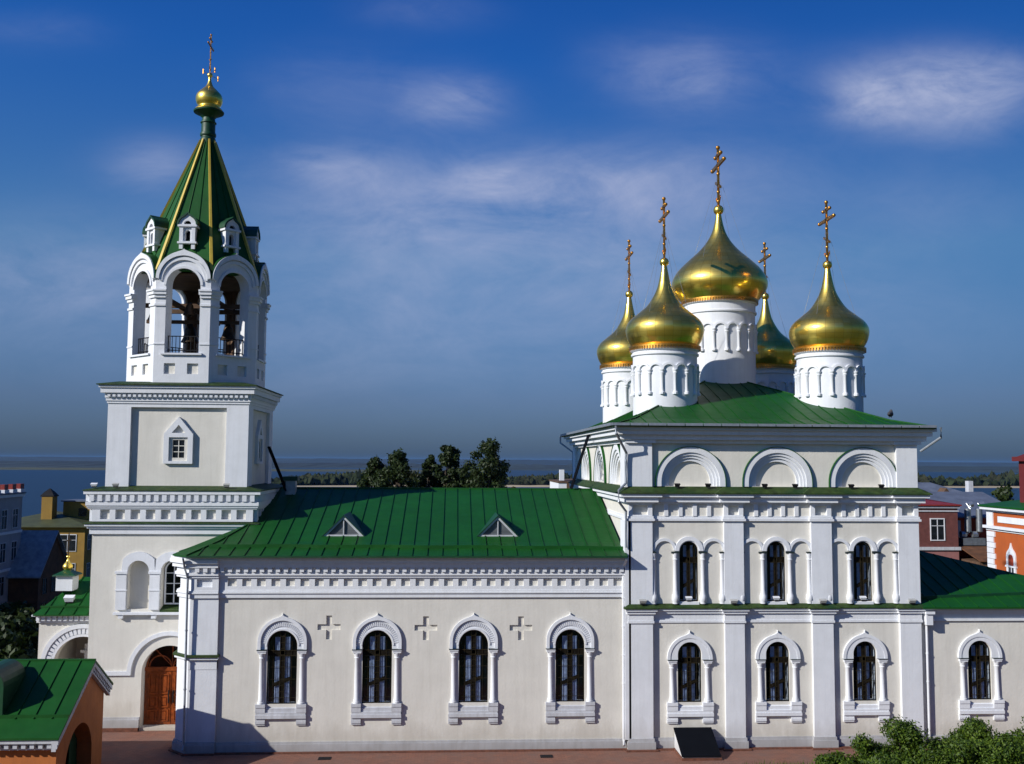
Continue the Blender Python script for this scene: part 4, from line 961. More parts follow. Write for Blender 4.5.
def pigeon(x, y, z, rot, label, m=birdm, s=1.):
    b = MB(); b.M = Matrix.Translation((x, y, z)) @ Matrix.Rotation(rot, 4, 'Z') @ Matrix.Scale(s, 4)
    prof = [(.004, -.17), (.03, -.15), (.04, -.08), (.075, 0), (.08, .06), (.055, .11), (.045, .13), (.05, .16), (.042, .19), (.012, .215), (.004, .24)]
    vs = []; fs = []; n = 10
    for i, (r, t) in enumerate(prof):
        lift = .11+(.0 if t < .1 else (t-.1)*1.0)
        for j in range(n): a = 2*PI*j/n; vs.append((t-.3*max(0, t-.1), r*math.cos(a), lift+r*math.sin(a)))
    for i in range(len(prof)-1):
        for j in range(n): p = i*n+j; q = i*n+(j+1) % n; fs.append((p, q, q+n, p+n))
    b.add(vs, fs); b.tube([(.02, .03, .06), (.02, .03, 0)], .008, 5); b.tube([(.02, -.03, .06), (.02, -.03, 0)], .008, 5)
    tag(build('pigeon', b, m, smooth=True, loc=(x, y, z)), label, 'bird')
pigeon(23.6, 2.5, 16.62, 1.0, 'dark bird perched on the right end of the main roof', birdm, 2.0)

# cellar hatch against the wall
HT = thing('cellar_hatch', (11.95, -1, 0), 'low white cellar hatch with sloping black lid below the window', 'hatch')
b = MB(frame((11.05, 0, 0), (0, -1, 0), (-1, 0, 0))); 
for ox in (11.05, 12.72):
    b.M = frame((ox+.12, 0, 0), (0, -1, 0), (-1, 0, 0)); b.plate([(.2, 0), (1.95, 0), (1.95, .22), (.2, 1.02)], [], 0, .12)
b.M = Matrix.Identity(4); b.box(11.17, 12.72, -1.95, -1.85, 0, .2); build('side_wall', b, white, HT)
b = MB(); b.sheet([(11.0, -2.02, .20), (12.9, -2.02, .20), (12.9, -.22, 1.06), (11.0, -.22, 1.06)], .06); build('lid', b, darkin, HT)
b = MB(); b.box(10.98, 12.92, -2.1, -.25, -.05, .09); build('kerb', b, brick, HT)

# ---- side porch west of the tower
PO = thing('side_porch', (-20.8, 7.5, 0), 'small white arched porch with green roof and tiny gold dome beside the bell tower', 'porch')
px0, px1, py0, py1 = -22.35, -18.9, 6.0, 10.5
b = MB(facade(py0)); pc = -19.95
b.plate(rect(px0, px1, -.2, 5.3), [arched(pc, 0, 1.55, 3.0, 20)], -.5, 0)
b.M = Matrix.Identity(4); b.box(px0, px0+.5, py0+.5, py1, -.2, 5.3); b.box(px0+.5, px1, py1-.3, py1, -.2, 5.3); build('porch_wall', b, cream, PO)
b = MB(facade(py0)); b.plate(ring(pc, 3.0, 1.55, 1.68), [], 0, .12); b.plate(ring(pc, 3.0, 2.0, 2.22), [], 0, .16); b.plate(ring(pc, 3.0, 1.66, 2.02), [], 0, .03)
for i in range(1, 26):
    a = PI*i/26; ca, sa = math.cos(a), math.sin(a); t = .075; r0, r1 = 1.69, 1.99
    b.plate([(pc+ca*r0-sa*t, 3+sa*r0+ca*t), (pc+ca*r0+sa*t, 3+sa*r0-ca*t), (pc+ca*r1+sa*t, 3+sa*r1-ca*t), (pc+ca*r1-sa*t, 3+sa*r1+ca*t)], [], .03, .12)
b.M = Matrix.Identity(4); b.box(px0-.1, px1, py0-.12, py1+.1, 5.3, 5.42); b.box(px0-.3, px1, py0-.32, py1+.3, 5.66, 5.74)
x = px0
while x < px1: b.box(x-.07, x+.10, py0-.28, py0, 5.42, 5.66); x += .29
b.box(px0, px1, py0-.1, py1, 5.42, 5.655); b.box(-20.6, -19.5, 8.0, 8.6, 0, 3.8); b.box(-20.8, -19.3, 7.9, 8.7, 3.3, 3.45); build('porch_trim', b, white, PO)
b = MB(); e0 = (px0-.16, py0-.5, 5.78); r0_ = (px0+1.2, py0+2.9, 7.4)
b.sheet([e0, (px1, py0-.5, 5.78), (px1, py0+2.9, 7.4), r0_], .07); b.sheet([e0, r0_, (px0-.16, py1+.4, 5.78)], .07); b.sheet([r0_, (px1, py0+2.9, 7.4), (px1, py1+.4, 5.78), (px0-.16, py1+.4, 5.78)], .07)
for i in range(5):
    x = px0+.45+i*.75; yt = min(1, (x-e0[0])/(r0_[0]-e0[0])); b.bar((x, py0-.5, 5.78), (x, py0-.5+3.4*yt, 5.78+1.62*yt), .04, .05)
b.bar((px0, py0+.1, 6.07), (px1, py0+.1, 6.07), .04, .1)
build('porch_roof', b, green, PO)
b = MB(); b.box(-21.95, -21.05, 7.0, 7.9, 6.85, 7.65); ln = build('lantern', b, white, PO)
b = MB(); b.lathe([(.86, 7.66), (.84, 7.72), (.3, 7.92), (.12, 8.0)], (-21.5, 7.45, 0), 4, PI/4); build('lantern_cap', b, dgreen, ln)
b = MB(); b.lathe(catmull([(.10, 7.92), (.22, 8.0), (.27, 8.15), (.2, 8.3), (.08, 8.45), (.04, 8.6)], 4), (-21.5, 7.45, 0), 24); b.sphere((-21.5, 7.45, 8.68), .10, 8); build('onion_dome', b, gold, ln, True)
b = MB(); b.box(-21.525, -21.475, 7.425, 7.475, 8.7, 10.0); b.box(-21.525, -21.475, 7.15, 7.78, 9.55, 9.63); build('cross', b, bronze, ln)
flood(-21.0, 6.55, 6.3, 'white lamp on the small porch roof', None, white, 1.1)

# ---- orange gate pavilion in the foreground
GP = thing('gate_pavilion', (-19.5, -5.5, 0), 'orange gate pavilion with green gable roof and dark doorway in the foreground', 'pavilion')
gx1, gx0, gyr, gzr = -16.02, -24.7, -3.45, 5.13
gyf, gzf, gyb, gzb = -7.42, 2.78, -.95, 3.56
GE = frame((gx1, 0, 0), (0, 1, 0), (1, 0, 0))      # gable faces east: u = +Y
wyf, wyb = gyf+.55, gyb-.45
def gz(y): return gzf+(gzr-gzf)*(y-gyf)/(gyr-gyf) if y < gyr else gzb+(gzr-gzb)*(y-gyb)/(gyr-gyb)
b = MB(GE); dY = -4.3
b.plate([(wyf, -.2), (wyb, -.2), (wyb, gz(wyb)-.1), (gyr, gzr-.12), (wyf, gz(wyf)-.1)], [arched(dY, .02, 1.55, 1.0, 16)], -1.1, -.28)
b.M = Matrix.Identity(4); b.box(gx0, gx1-1.1, wyf, wyf+.5, -.2, gz(wyf)-.1); b.box(gx0, gx1-1.1, wyb-.5, wyb, -.2, gz(wyb)-.1); b.box(gx0, gx0+.5, wyf+.5, wyb-.5, -.2, gz(wyb))
build('wall', b, orange, GP)
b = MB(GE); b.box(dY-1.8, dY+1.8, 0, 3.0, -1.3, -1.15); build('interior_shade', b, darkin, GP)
b = MB(GE); b.plate([(dY+.55, .02), (dY+1.45, .02), (dY+1.45, 1.5), (dY+.55, 2.4)], [], -.95, -.9); build('door_leaf', b, dgreen, GP)
b = MB()
b.sheet([(gx0, gyf, gzf), (gx1, gyf, gzf), (gx1, gyr, gzr), (gx0, gyr, gzr)], .09); b.sheet([(gx0, gyr, gzr), (gx1, gyr, gzr), (gx1, gyb, gzb), (gx0, gyb, gzb)], .09)
for i in range(12):
    x = gx1-.75*i-.65; b.bar((x, gyf+.9, gz(gyf+.9)-.005), (x, gyr, gzr-.005), .04, .05)
b.bar((gx0, gyf+.95, gz(gyf+.95)-.01), (gx1, gyf+.98, gz(gyf+.98)-.01), .05, .13); b.bar((gx0, gyr, gzr-.02), (gx1, gyr, gzr-.02), .12, .07)
build('roof', b, green, GP)
b = MB(GE)                                     # white toothed bargeboards and eave trim
for (ya, za, yb, zb) in ((gyf+.05, gzf-.09, gyr, gzr-.09), (gyr, gzr-.09, gyb-.05, gzb-.09)):
    L = math.hypot(yb-ya, zb-za); ux, uz = (yb-ya)/L, (zb-za)/L
    b.plate([(ya, za), (yb, zb), (yb, zb-.2), (ya, za-.2)], [], -.3, -.03); b.plate([(ya, za-.38), (yb, zb-.38), (yb, zb-.48), (ya, za-.48)], [], -.3, -.12)
    b.plate([(ya, za-.2), (yb, zb-.2), (yb, zb-.38), (ya, za-.38)], [], -.3, -.16)
    n = int(L/.24)
    for i in range(n): y = ya+ux*L*i/n; z = za+uz*L*i/n; b.plate([(y, z-.2), (y+ux*.12, z+uz*.12-.2), (y+ux*.12, z+uz*.12-.37), (y, z-.37)], [], -.16, -.07)
b.M = facade(gyf)
b.box(gx0, gx1-.1, gzf-.25, gzf-.1, -.5, -.06); b.box(gx0, gx1-.3, gzf-.56, gzf-.46, -.54, -.3); b.box(gx0, gx1-.3, gzf-.46, gzf-.25, -.54, -.38)
x = gx0
while x < gx1-.3: b.box(x, x+.17, gzf-.46, gzf-.25, -.38, -.14); x += .34
build('bargeboard', b, greyw, GP)
b = MB(facade(-6.4)); c = -19.5
b.plate([(c-.75, gz(-6.4)-.1), (c+.75, gz(-6.4)-.1)]+arc(c, 4.6, .75, 0, 180, 12), [], -2.2, 0); dr = build('roof_dormer', b, dgreen, GP)
b = MB(facade(-6.405)); b.plate([(c-.52, gz(-6.4)+.15), (c+.52, gz(-6.4)+.15)]+arc(c, 4.55, .52, 0, 180, 12), [], 0, .03); build('opening', b, darkin, dr)

exec_bg = True
# ================================================================== BACKGROUND BUILDINGS
def wall_windows(o, M, u0, u1, v0, v1, nu, nv, ww, wh, fm, gm_, arch=False):
    for j in range(nv):
        for i in range(nu):
            c = u0+(u1-u0)*(i+.5)/nu; z = v0+(v1-v0)*(j+.5)/nv
            f = MB(M); f.plate(rect(c-ww/2-.1, c+ww/2+.1, z-wh/2-.1, z+wh/2+.12), [rect(c-ww/2, c+ww/2, z-wh/2, z+wh/2)], -.04, .08)
            f.box(c-.04, c+.04, z-wh/2, z+wh/2, .0, .05); f.box(c-ww/2, c+ww/2, z+wh*.18-.03, z+wh*.18+.03, .0, .05)
            w = build('window', f, fm, o)
            f = MB(M); f.plate(rect(c-ww/2, c+ww/2, z-wh/2, z+wh/2), [], -.03, .02); build('pane', f, gm_, w)
def box_walls(o, x0, x1, y0, y1, z0, z1, m): b = MB(); b.box(x0, x1, y0, y1, z0, z1); return build('wall', b, m, o)
def hip(o, x0, x1, y0, y1, z, h, e, m, gable=False, axis='x'):
    b = MB(); x0 -= e; x1 += e; y0 -= e; y1 += e
    if axis == 'x':
        i = 0 if gable else (y1-y0)/2; ym = (y0+y1)/2; A, B = (x0+i, ym, z+h), (x1-i, ym, z+h)
        b.sheet([(x0, y0, z), (x1, y0, z), B, A], .15); b.sheet([(x1, y1, z), (x0, y1, z), A, B], .15); b.sheet([(x0, y1, z), (x0, y0, z), A], .15); b.sheet([(x1, y0, z), (x1, y1, z), B], .15)
    else:
        i = 0 if gable else (x1-x0)/2; xm = (x0+x1)/2; A, B = (xm, y0+i, z+h), (xm, y1-i, z+h)
        b.sheet([(x0, y0, z), A, B, (x0, y1, z)], .15); b.sheet([(x1, y0, z), (x1, y1, z), B, A], .15); b.sheet([(x0, y0, z), (x1, y0, z), A], .15); b.sheet([(x0, y1, z), B, (x1, y1, z)], .15)
    return build('roof', b, m, o)
bluegrey = mat('pale_blue_grey_plaster', (.34, .33, .35), .85, var=.08, vscale=.5, streak=.2)
ochre = mat('ochre_plaster', (.30, .175, .03), .85, var=.08, vscale=.6, streak=.25)
olive = mat('olive_metal_roof', (.065, .075, .03), .6, var=.12, vscale=.6)
greyroof = mat('grey_slate_roof', (.11, .13, .175), .6, var=.12, vscale=.8)
maroon = mat('maroon_brick', (.14, .045, .038), .85, var=.12, vscale=2, streak=.1)
redroof = mat('red_metal_roof', (.22, .022, .014), .5, var=.1)
redwall = mat('red_plaster', (.34, .045, .015), .8, var=.08)
orangew = mat('bright_orange_plaster', (.40, .085, .014), .85, var=.05, vscale=.6, streak=.12)
brownw = mat('brown_plank_wall', (.12, .05, .02), .85, var=.2, vscale=1.2, streak=.3)
steel = mat('galvanised_steel', (.42, .45, .48), .36, .8, var=.1, vscale=3)
deepred = mat('deep_red_paint', (.12, .012, .012), .7)

# left: long pale blue-grey terrace along the street
o = thing('terrace_house', (-58, 52, -3), 'long pale blue grey terraced building at the left edge', 'building')
box_walls(o, -66, -51.0, 34, 71.4, -12, 9.6, bluegrey)
b = MB(); b.box(-66.2, -50.8, 33.8, 71.6, 9.6, 10.1)
for z in (1.2, 5.4): b.box(-66.1, -50.9, 33.9, 71.5, z, z+.3)
build('cornice', b, white, o)
wall_windows(o, frame((-51.0, 0, 0), (0, 1, 0), (1, 0, 0)), 51, 71, -6, 9, 7, 4, 1.3, 2.1, greyw, dark_glass)
hip(o, -66, -51.0, 34, 71.4, 10.1, 1.2, .3, greyroof, False, 'y')
for i in range(6):
    b = MB(); x = 60.6+i*2.1; b.box(-51.6, -50.85, x-.6, x+.6, 10.1, 10.5); ch = build('parapet_post', b, white, o); b = MB(); b.box(-51.5, -50.95, x-.5, x+.5, 10.5, 11.1); build('post_cap', b, redroof, ch)
# yellow house
o = thing('yellow_house', (-66, 118, -8), 'yellow house with olive roof, white windows and a square corner turret', 'house')
box_walls(o, -74, -58.2, 112, 128, -14, 3.4, ochre); hip(o, -74, -58.2, 112, 128, 3.4, 2.0, .8, olive)
wall_windows(o, facade(112), -70, -59, -6, 3, 3, 2, 2.6, 2.5, white, dark_glass); wall_windows(o, frame((-58.2, 0, 0), (0, 1, 0), (1, 0, 0)), 112.5, 127, -6, 3, 5, 2, 1.3, 2.2, white, dark_glass)
b = MB(); b.box(-66.3, -64.6, 115, 117, 3.6, 7.9); tu = build('turret', b, ochre, o); b = MB(); b.lathe([(1.5, 7.9), (1.5, 8.05), (.9, 8.6), (.1, 9.2)], (-65.45, 116, 0), 4, PI/4); build('turret_cap', b, iron, tu)
b = MB(); b.box(-64, -58.0, 118, 123, 3.6, 7.0); at_ = build('attic_storey', b, ochre, o); b = MB(); b.box(-64.3, -57.7, 117.7, 123.3, 7.0, 7.2); build('attic_roof', b, greyroof, at_)
b = MB(facade(117.98)); b.plate(rect(-61.5, -60.2, 4.6, 5.9), [], 0, .05); build('attic_window', b, dark_glass, at_)
# brown plank shed between them
o = thing('plank_house', (-56, 78, -8), 'brown plank house with a pale grey roof beside the terrace', 'house')
box_walls(o, -53, -47.6, 68.6, 77, -10, 1.0, brownw)
b = MB(); b.sheet([(-53.4, 68.0, .55), (-47.2, 68.0, .55), (-47.2, 72.8, 5.5), (-53.4, 72.8, 5.5)], .15); b.sheet([(-53.4, 72.8, 5.5), (-47.2, 72.8, 5.5), (-47.2, 77.6, .55), (-53.4, 77.6, .55)], .15)
build('roof', b, mat('pale_slate_roof', (.30, .31, .33), .7, var=.15, vscale=1.5), o)
b = MB(frame((-47.6, 0, 0), (0, 1, 0), (1, 0, 0))); b.plate([(68.6, 1.0), (77, 1.0), (72.8, 5.3)], [], -.3, 0); build('gable', b, brownw, o)
wall_windows(o, frame((-47.6, 0, 0), (0, 1, 0), (1, 0, 0)), 69, 76.6, -5, .6, 3, 2, 1.1, 1.7, timber, dark_glass)
# right: maroon brick house
o = thing('brick_house', (53, 60, -4), 'maroon brick house with red metal roof and a white window', 'house')
box_walls(o, 47, 57, 60, 72, -8, 9.4, maroon); hip(o, 47, 57, 60, 72, 9.5, .95, .35, redroof)
b = MB(); b.box(46.8, 57.2, 59.8, 72.2, 4.4, 4.75); b.box(46.8, 57.2, 59.8, 72.2, 9.1, 9.45); b.box(46.9, 57.1, 59.9, 72.1, 8.7, 8.85); build('cornice', b, greyw, o)
wall_windows(o, facade(60), 53.2, 56, 5.2, 8.2, 1, 1, 1.5, 2.3, white, dark_glass)
b = MB(); b.box(46.98, 57.02, 59.98, 72.02, -8, 4.4); build('lower_storey', b, mat('dusty_pink_plaster', (.30, .13, .12), .85), o)
o = thing('red_shed', (62, 62, -4), 'low bright red building with a grey roof', 'shed')
box_walls(o, 57.6, 66, 62, 72, -8, 8.0, redwall)
b = MB(); b.sheet([(57.2, 61.6, 8.05), (66.5, 61.6, 8.05), (66.5, 72, 10.6), (57.2, 72, 10.6)], .15); build('roof', b, greyroof, o)
b = MB(); b.box(57.62, 58.3, 61.85, 62, 4.6, 7.6); build('white_shutter', b, greyw, o)
b = MB(); b.sheet([(57.3, 56, 3.6), (66.2, 56, 3.6), (66.2, 62, 5.2), (57.3, 62, 5.2)], .12); build('lean_to_roof', b, brownw, o)
b = MB(); b.box(57.4, 66.1, 56.3, 61.9, -7, 3.4); build('lean_to', b, timber, o)
o = thing('steel_ducts', (61, 60.8, 4), 'two shiny bent steel ventilation ducts on the red shed', 'ventilation duct')
for dx in (0, 1.35):
    b = MB(); x = 58.7+dx; b.tube([(x, 60.9, 5.7), (x+.0, 60.9, 5.7)] if False else [(x-.9, 61.0, 6.1), (x-.35, 61.0, 6.1), (x, 61.0, 6.4), (x, 61.0, 9.0), (x+.15, 61.0, 9.4), (x+.55, 61.0, 9.55)], .36, 14); build('duct', b, steel, o, True)
b = MB(); b.box(57.8, 60.4, 60.4, 61.6, 4.9, 5.7); build('plenum', b, steel, o)
o = thing('grey_roofed_house', (60, 96, -6), 'distant house with a long grey roof, chimney and small attic gable', 'house')
box_walls(o, 62, 80, 92, 106, -10, 8.3, ochre if False else greyw); hip(o, 62, 80, 92, 106, 8.3, 2.9, .5, greyroof)
b = MB(); b.box(77.5, 78.2, 96, 97.0, 8.5, 11.5); build('chimney', b, greyw, o); b = MB(); b.box(66.2, 67.5, 94, 95.4, 8.4, 12.0); build('chimney', b, timber, o)
b = MB(facade(93.5)); b.plate([(71.6, 8.9), (74.0, 8.9), (72.8, 10.5)], [], -2.0, 0); build('attic_gable', b, timber, o)
o = thing('white_house', (14, 64, -3), 'white house top with a slim chimney beside the black ladder', 'house')
box_walls(o, 11.6, 22, 60, 70, -8, 11.9, white); hip(o, 11.6, 22, 60, 70, 11.9, .35, .1, timber)
b = MB(); b.box(11.75, 12.25, 60.2, 60.8, 12.0, 13.2); build('chimney', b, white, o); b = MB(); b.box(12.5, 12.8, 59.85, 60, 8, 11.8); build('drainpipe', b, timber, o)
for x_, y_, z_, lab_ in ((50.5, 63, 10.2, 'thin aerial on the red roof of the maroon house'), (70, 98, 11.0, 'thin aerial on the long grey roof')):
    o = thing('roof_aerial', (x_, y_, z_), lab_, 'aerial'); b = MB(); b.tube([(x_, y_, z_-.4), (x_, y_, z_+2.2)], .035, 5); build('mast', b, iron, o)
    b = MB()
    for q_ in range(4): b.tube([(x_-.5+q_*.06, y_, z_+1.4+q_*.22), (x_+.5-q_*.06, y_, z_+1.4+q_*.22)], .02, 4)
    build('crossbars', b, iron, o)
# orange house at the right edge
o = thing('orange_house', (55, 28, -3), 'bright orange house with white quoins, arched window and green roof', 'house')
ox0, oy0, oy1 = 49.5, 16., 40.
OM = frame((ox0, 0, 0), (0, -1, 0), (-1, 0, 0))
box_walls(o, ox0, 62, oy0, oy1, -6, 9.9, orangew)
b = MB()
b.box(ox0-.12, 62, oy0-.1, oy1+.12, 8.05, 8.25); b.box(ox0-.35, 62.3, oy0-.35, oy1+.35, 8.25, 8.5); b.box(ox0-.12, 62.1, oy0-.1, oy1+.12, 9.75, 9.95); b.box(ox0-.5, 62.5, oy0-.5, oy1+.5, 9.95, 10.35)
b.M = OM; b.plate(rect(-38.2, -17, 8.85, 9.4), [], 0, .08); b.plate(rect(-40.05, -39.0, 8.5, 9.75), [], 0, .1)
for i in range(18): z = -1+i*.5; b.box(-40.06, -38.75+(0 if i % 2 else -.25), z, z+.46, -.2, .12)
for c in (-36.2, -31.5, -26.8, -22): 
    b.plate(ogee(c, 5.9, .72, 1.25, 10)+[(c-.72, 1.6), (c+.72, 1.6)], [arched(c, 1.8, .44, 5.7, 14)], 0, .12); b.box(c-.85, c+.85, 5.0, 5.15, .0, .16)
build('trim', b, white, o)
for c in (-36.2, -31.5, -26.8, -22):
    b = MB(OM); b.plate(arched(c, 1.8, .44, 5.7, 14), [], .01, .05); ow_ = build('window', b, dark_glass, o)
    b = MB(OM); b.box(c-.44, c+.44, 3.6, 3.72, .05, .1); b.box(c-.04, c+.04, 1.8, 5.1, .05, .1); build('frame', b, white, ow_)
    b = MB(OM); b.plate(arched(c, 5.18, .42, 5.7, 14), [], .05, .08); build('tympanum', b, redwall, ow_)
hip(o, ox0, 62, oy0, oy1, 10.35, 1.5, .6, green, False, 'y')
b = MB(); b.box(50.6, 54, 33, 36.5, 10.3, 14.4); tu = build('roof_turret', b, deepred, o); b = MB(); b.box(50.2, 54.4, 32.6, 36.9, 14.4, 14.8); b.lathe([(2.6, 14.8), (.2, 15.8)], (52.3, 34.7, 0), 4, PI/4); build('turret_cap', b, deepred, tu)

# parked cars down the street
def car(x, y, rot, body, label):
    z = terrain(x, y)+.1; o = thing('parked_car', (x, y, z), label, 'car', 'cars parked along the street'); T = Matrix.Translation((x, y, z)) @ Matrix.Rotation(rot, 4, 'Z') @ frame((0, 0, 0), (1, 0, 0), (0, -1, 0))
    b = MB(T); b.plate([(-2.1, .3), (2.1, .3), (2.15, .7), (1.9, .9), (.95, .98), (.35, 1.42), (-1.2, 1.45), (-1.85, .98), (-2.15, .85)], [], -.82, .82); build('body', b, body, o)
    for s in (-.83, .83): b = MB(T); b.plate([(-1.55, .98), (.75, .98), (.28, 1.36), (-1.15, 1.38)], [], min(s, s*.97), max(s, s*.97)+.002); build('side_glass', b, dark_glass, o)
    for u in (-1.35, 1.35):
        for s in (-.78, .62): b = MB(T); b.plate(arc(u, .32, .32, 0, 360, 16)[:-1], [], s, s+.2); build('wheel', b, iron, o)
car(-41.5, 52, 1.35, white, 'white car parked by the brown plank house'); car(-44, 58.5, 1.35, bluegrey, 'blue grey car parked behind the white one'); car(-38.6, 43, 1.3, iron, 'black car parked nearest along the street')

# ================================================================== PLANTS
def leaves(mb, centers, radii, n, size, seed, squash=.75):
    rs = np.random.default_rng(seed); w = np.array(radii)**2; w = w/w.sum(); idx = rs.choice(len(centers), n, p=w)
    d = rs.normal(size=(n, 3)); d /= np.linalg.norm(d, axis=1)[:, None]; rad = np.array(radii)[idx]*(.35+.65*rs.random(n)**.5)*(1+.18*rs.normal(size=n))
    P = np.array(centers)[idx]+d*rad[:, None]*np.array([1, 1, squash])
    nrm = d+rs.normal(size=(n, 3))*.7; nrm /= np.linalg.norm(nrm, axis=1)[:, None]
    t = np.cross(nrm, rs.normal(size=(n, 3))); t /= np.linalg.norm(t, axis=1)[:, None]; q = np.cross(nrm, t)
    s = size*(.6+.8*rs.random(n))[:, None]; k = len(mb.V)
    A = P-t*s; B = P+q*s*.45; C = P+t*s; D = P-q*s*.45
    V = np.stack([A, B, C, D], 1).reshape(-1, 3); mb.V += [Vector(v) for v in V]; mb.F += [(k+4*i, k+4*i+1, k+4*i+2, k+4*i+3) for i in range(n)]
def leafbuild(name, mb, m, parent):
    base = WLOC[parent]; me = bpy.data.meshes.new(name); me.from_pydata([tuple(v-base) for v in mb.V], [], mb.F); me.materials.append(m)
    o = bpy.data.objects.new(name, me); COL.objects.link(o); o.parent = parent; return o
def tree(x, y, H, rx, label, seed, m=leaf_dark, n=5200, size=.42, group=None, low=.25, narrow=1.):
    rs = random.Random(seed); z = terrain(x, y)-.2; o = thing('tree', (x, y, z), label, 'tree', group)
    t = MB(); t.tube([(x, y, z), (x+rs.uniform(-.2, .2), y, z+H*.3), (x+rs.uniform(-.4, .4), y, z+H*.85)], H*.022, 9, H*.006)
    cs, rr = [], []
    hz_ = H*(1-low)/2; zc = z+H-hz_
    for i in range(34):
        f = 1-2*(i+.5)/34; a = i*2.399963+rs.uniform(-.4, .4); q = math.sqrt(max(0, 1-f*f))*rs.uniform(.35, .88)
        taper = 1-.28*max(0, f)
        c = (x+rx*q*taper*math.cos(a), y+rx*q*taper*math.sin(a), zc+hz_*f*.93+rs.uniform(-.3, .3))
        cs.append(c); rr.append(rx*rs.uniform(.20, .36))
        if i % 3 == 0: t.tube([(x, y, zc-hz_*.7), tuple((Vector((x, y, c[2]-.8))+Vector(c))/2), c], H*.007, 6, .03)
    build('trunk', t, bark, o, True); b = MB(); leaves(b, cs, rr, n, size, seed, .85); leafbuild('crown', b, m, o)
TG = 'trees behind the nave roof'
for x, y, ztop, rx, seed, lab, mm in ((-9.7, 72, 14.5, 2.2, 1, 'leftmost low dark tree above the nave ridge', leaf_dark), (-6.8, 70, 14.9, 2.7, 2, 'second dark tree from the left above the nave ridge', leaf_dark), (-3.0, 74, 14.9, 1.6, 3, 'slim tree beside the tall pair above the nave ridge', leaf_dark),
                              (-.7, 72, 16.2, 2.1, 4, 'tall dark tree left of the widest tree above the ridge', leaf_dark), (4.1, 71, 16.2, 3.2, 5, 'widest tall dark tree standing above the nave ridge', leaf_dark), (-4.9, 78, 12.6, 2.2, 6, 'low olive tree in the gap between the dark trees', leaf_olive), (8.6, 90, 10.6, 1.3, 8, 'small lone tree right of the dark tree group', leaf_olive), (1.2, 84, 12.9, 2.4, 15, 'low tree filling the gap left of the widest tree', leaf_dark)):
    tree(x, y, ztop-terrain(x, y)+.2, rx, lab, seed, mm, 11000, .21, TG, .52)
tree(78.5, 88, 11.0+5.5, 3.0, 'dark rounded tree beside the orange house roof', 11, leaf_dark, 3000, .4)
for i, (x, y, h, rx) in enumerate(((-38.6, 42, 2.9, 2.4), (-34.0, 30, 2.5, 2.6), (-30.5, 20.5, 2.6, 2.6))):
    tree(x, y, h, rx, ('dark street tree farthest down the slope beside the porch', 'middle dark street tree beside the porch', 'low dark tree nearest the gate pavilion')[i], 21+i, leaf_dark, 2600, .34)

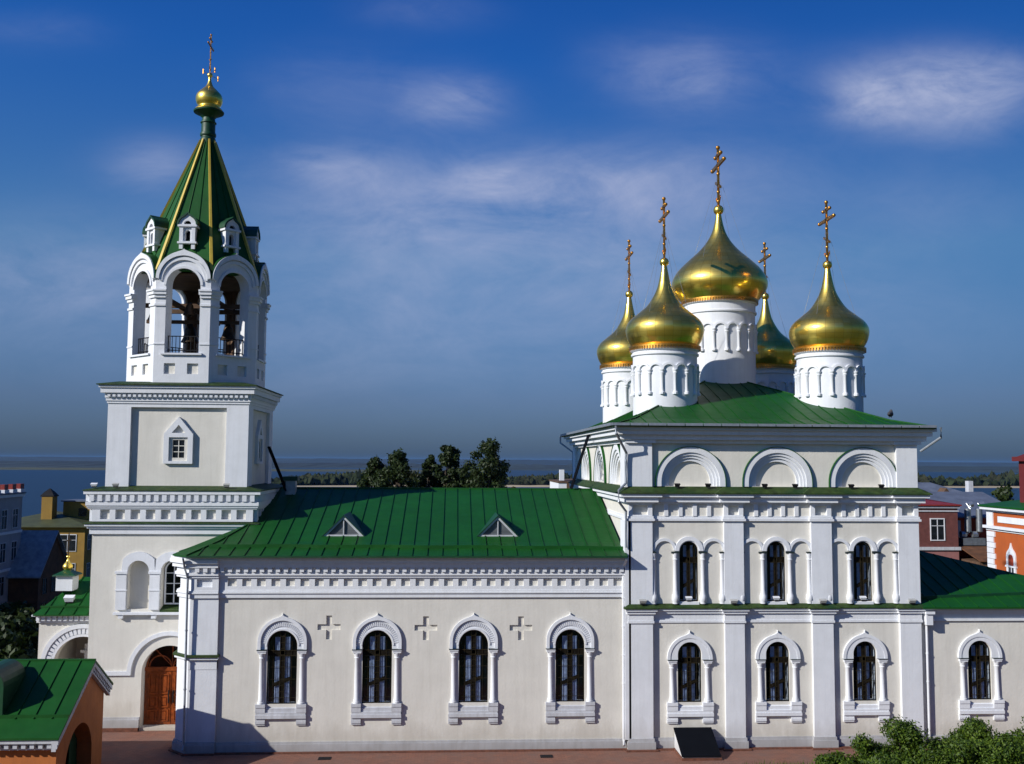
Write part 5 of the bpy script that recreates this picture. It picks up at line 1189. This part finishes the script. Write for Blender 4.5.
def shrub(x, y, H, rx, label, seed, n=5200, size=.13):
    rs = random.Random(seed); z = terrain(x, y)-.1; o = thing('shrub', (x, y, z), label, 'shrub', 'lilac shrubs below the east wing')
    t = MB(); cs, rr = [], []
    for i in range(30):
        a = rs.uniform(0, 2*PI); q = rs.random()**.6*rx; hh = H*(1-.35*(q/rx)**2)*rs.uniform(.35, 1.0)
        c = (x+q*math.cos(a), y+q*math.sin(a)*.9, z+hh*.93); cs.append(c); rr.append(H*rs.uniform(.09, .19))
        if i % 2 == 0: t.tube([(x+q*.15*math.cos(a), y+q*.15*math.sin(a), z), ((x+c[0])/2, (y+c[1])/2, z+hh*.6), c], .035, 5, .01)
    build('stems', t, bark, o, True); b = MB(); leaves(b, cs, rr, n, size, seed); leafbuild('foliage', b, leaf_bush, o)
for i, (x, y, h, rx, lab) in enumerate(((18.7, -9.0, 3.65, 1.0, 'leftmost tall shrub with a sprig against the pilaster foot'), (20.5, -9.2, 3.35, 1.6, 'shrub below the downspout at the corner of the main block'), (22.6, -9.0, 3.7, 2.0, 'dense shrub under the east wing window'),
                                 (17.0, -8.8, 3.05, 1.7, 'low shrub left of the tall sprig'), (21.4, -8.6, 3.45, 1.5, 'shrub filling the gap between the sprig and the dense shrub'), (14.8, -8.8, 2.45, 1.6, 'lowest shrub at the left end of the thicket'), (24.7, -9.3, 3.85, 2.0, 'tall shrub at the right edge of the picture'), (18.2, -11.8, 3.55, 2.3, 'front shrub at the bottom edge left of the corner'), (21.4, -12.0, 4.05, 2.4, 'front shrub in the bottom right corner'))):
    shrub(x, y, h, rx, lab, 40+i, 23000, .066)
gr_ = MB(); rs = np.random.default_rng(5)
for i in range(1500):
    x = 12.2+rs.random()*7; y = -3.1-rs.random()*2.2-(0 if x > 13.5 else .6); h = (.12+.3*rs.random())*(1 if x > 13.6 else .6); a = rs.random()*6.28; dx, dy = math.cos(a)*.02, math.sin(a)*.02; lx, ly = rs.normal()*.08, rs.normal()*.08
    k = len(gr_.V); gr_.V += [Vector((x-dx, y-dy, 0)), Vector((x+dx, y+dy, 0)), Vector((x+lx, y+ly, h))]; gr_.F.append((k, k+1, k+2))
me = bpy.data.meshes.new('grass'); me.from_pydata([tuple(v) for v in gr_.V], [], gr_.F); me.materials.append(leaf_bush); gobj = bpy.data.objects.new('grass', me); COL.objects.link(gobj); tag(gobj, 'tufts of grass along the paving edge', 'grass', kind='stuff')

# ------------------------------------------------------------------ haze over the river plain
HAZE = 1.0e-5
hz = MB(); hz.box(-27000, 27000, -950, 37000, -54.5, 62)
hm = bpy.data.materials.new('haze'); hm.use_nodes = True; t = hm.node_tree; t.nodes.clear()
pvn = t.nodes.new('ShaderNodeVolumePrincipled'); pvn.inputs['Color'].default_value = (.20, .48, 1, 1); pvn.inputs['Density'].default_value = HAZE; pvn.inputs['Anisotropy'].default_value = .0
oo = t.nodes.new('ShaderNodeOutputMaterial'); t.links.new(pvn.outputs[0], oo.inputs['Volume'])
hzo = build('haze', hz, hm); tag(hzo, 'thin blue haze over the river plain', 'haze', kind='stuff')

for p in (proto_nave, proto_low, proto_up): retire(p)
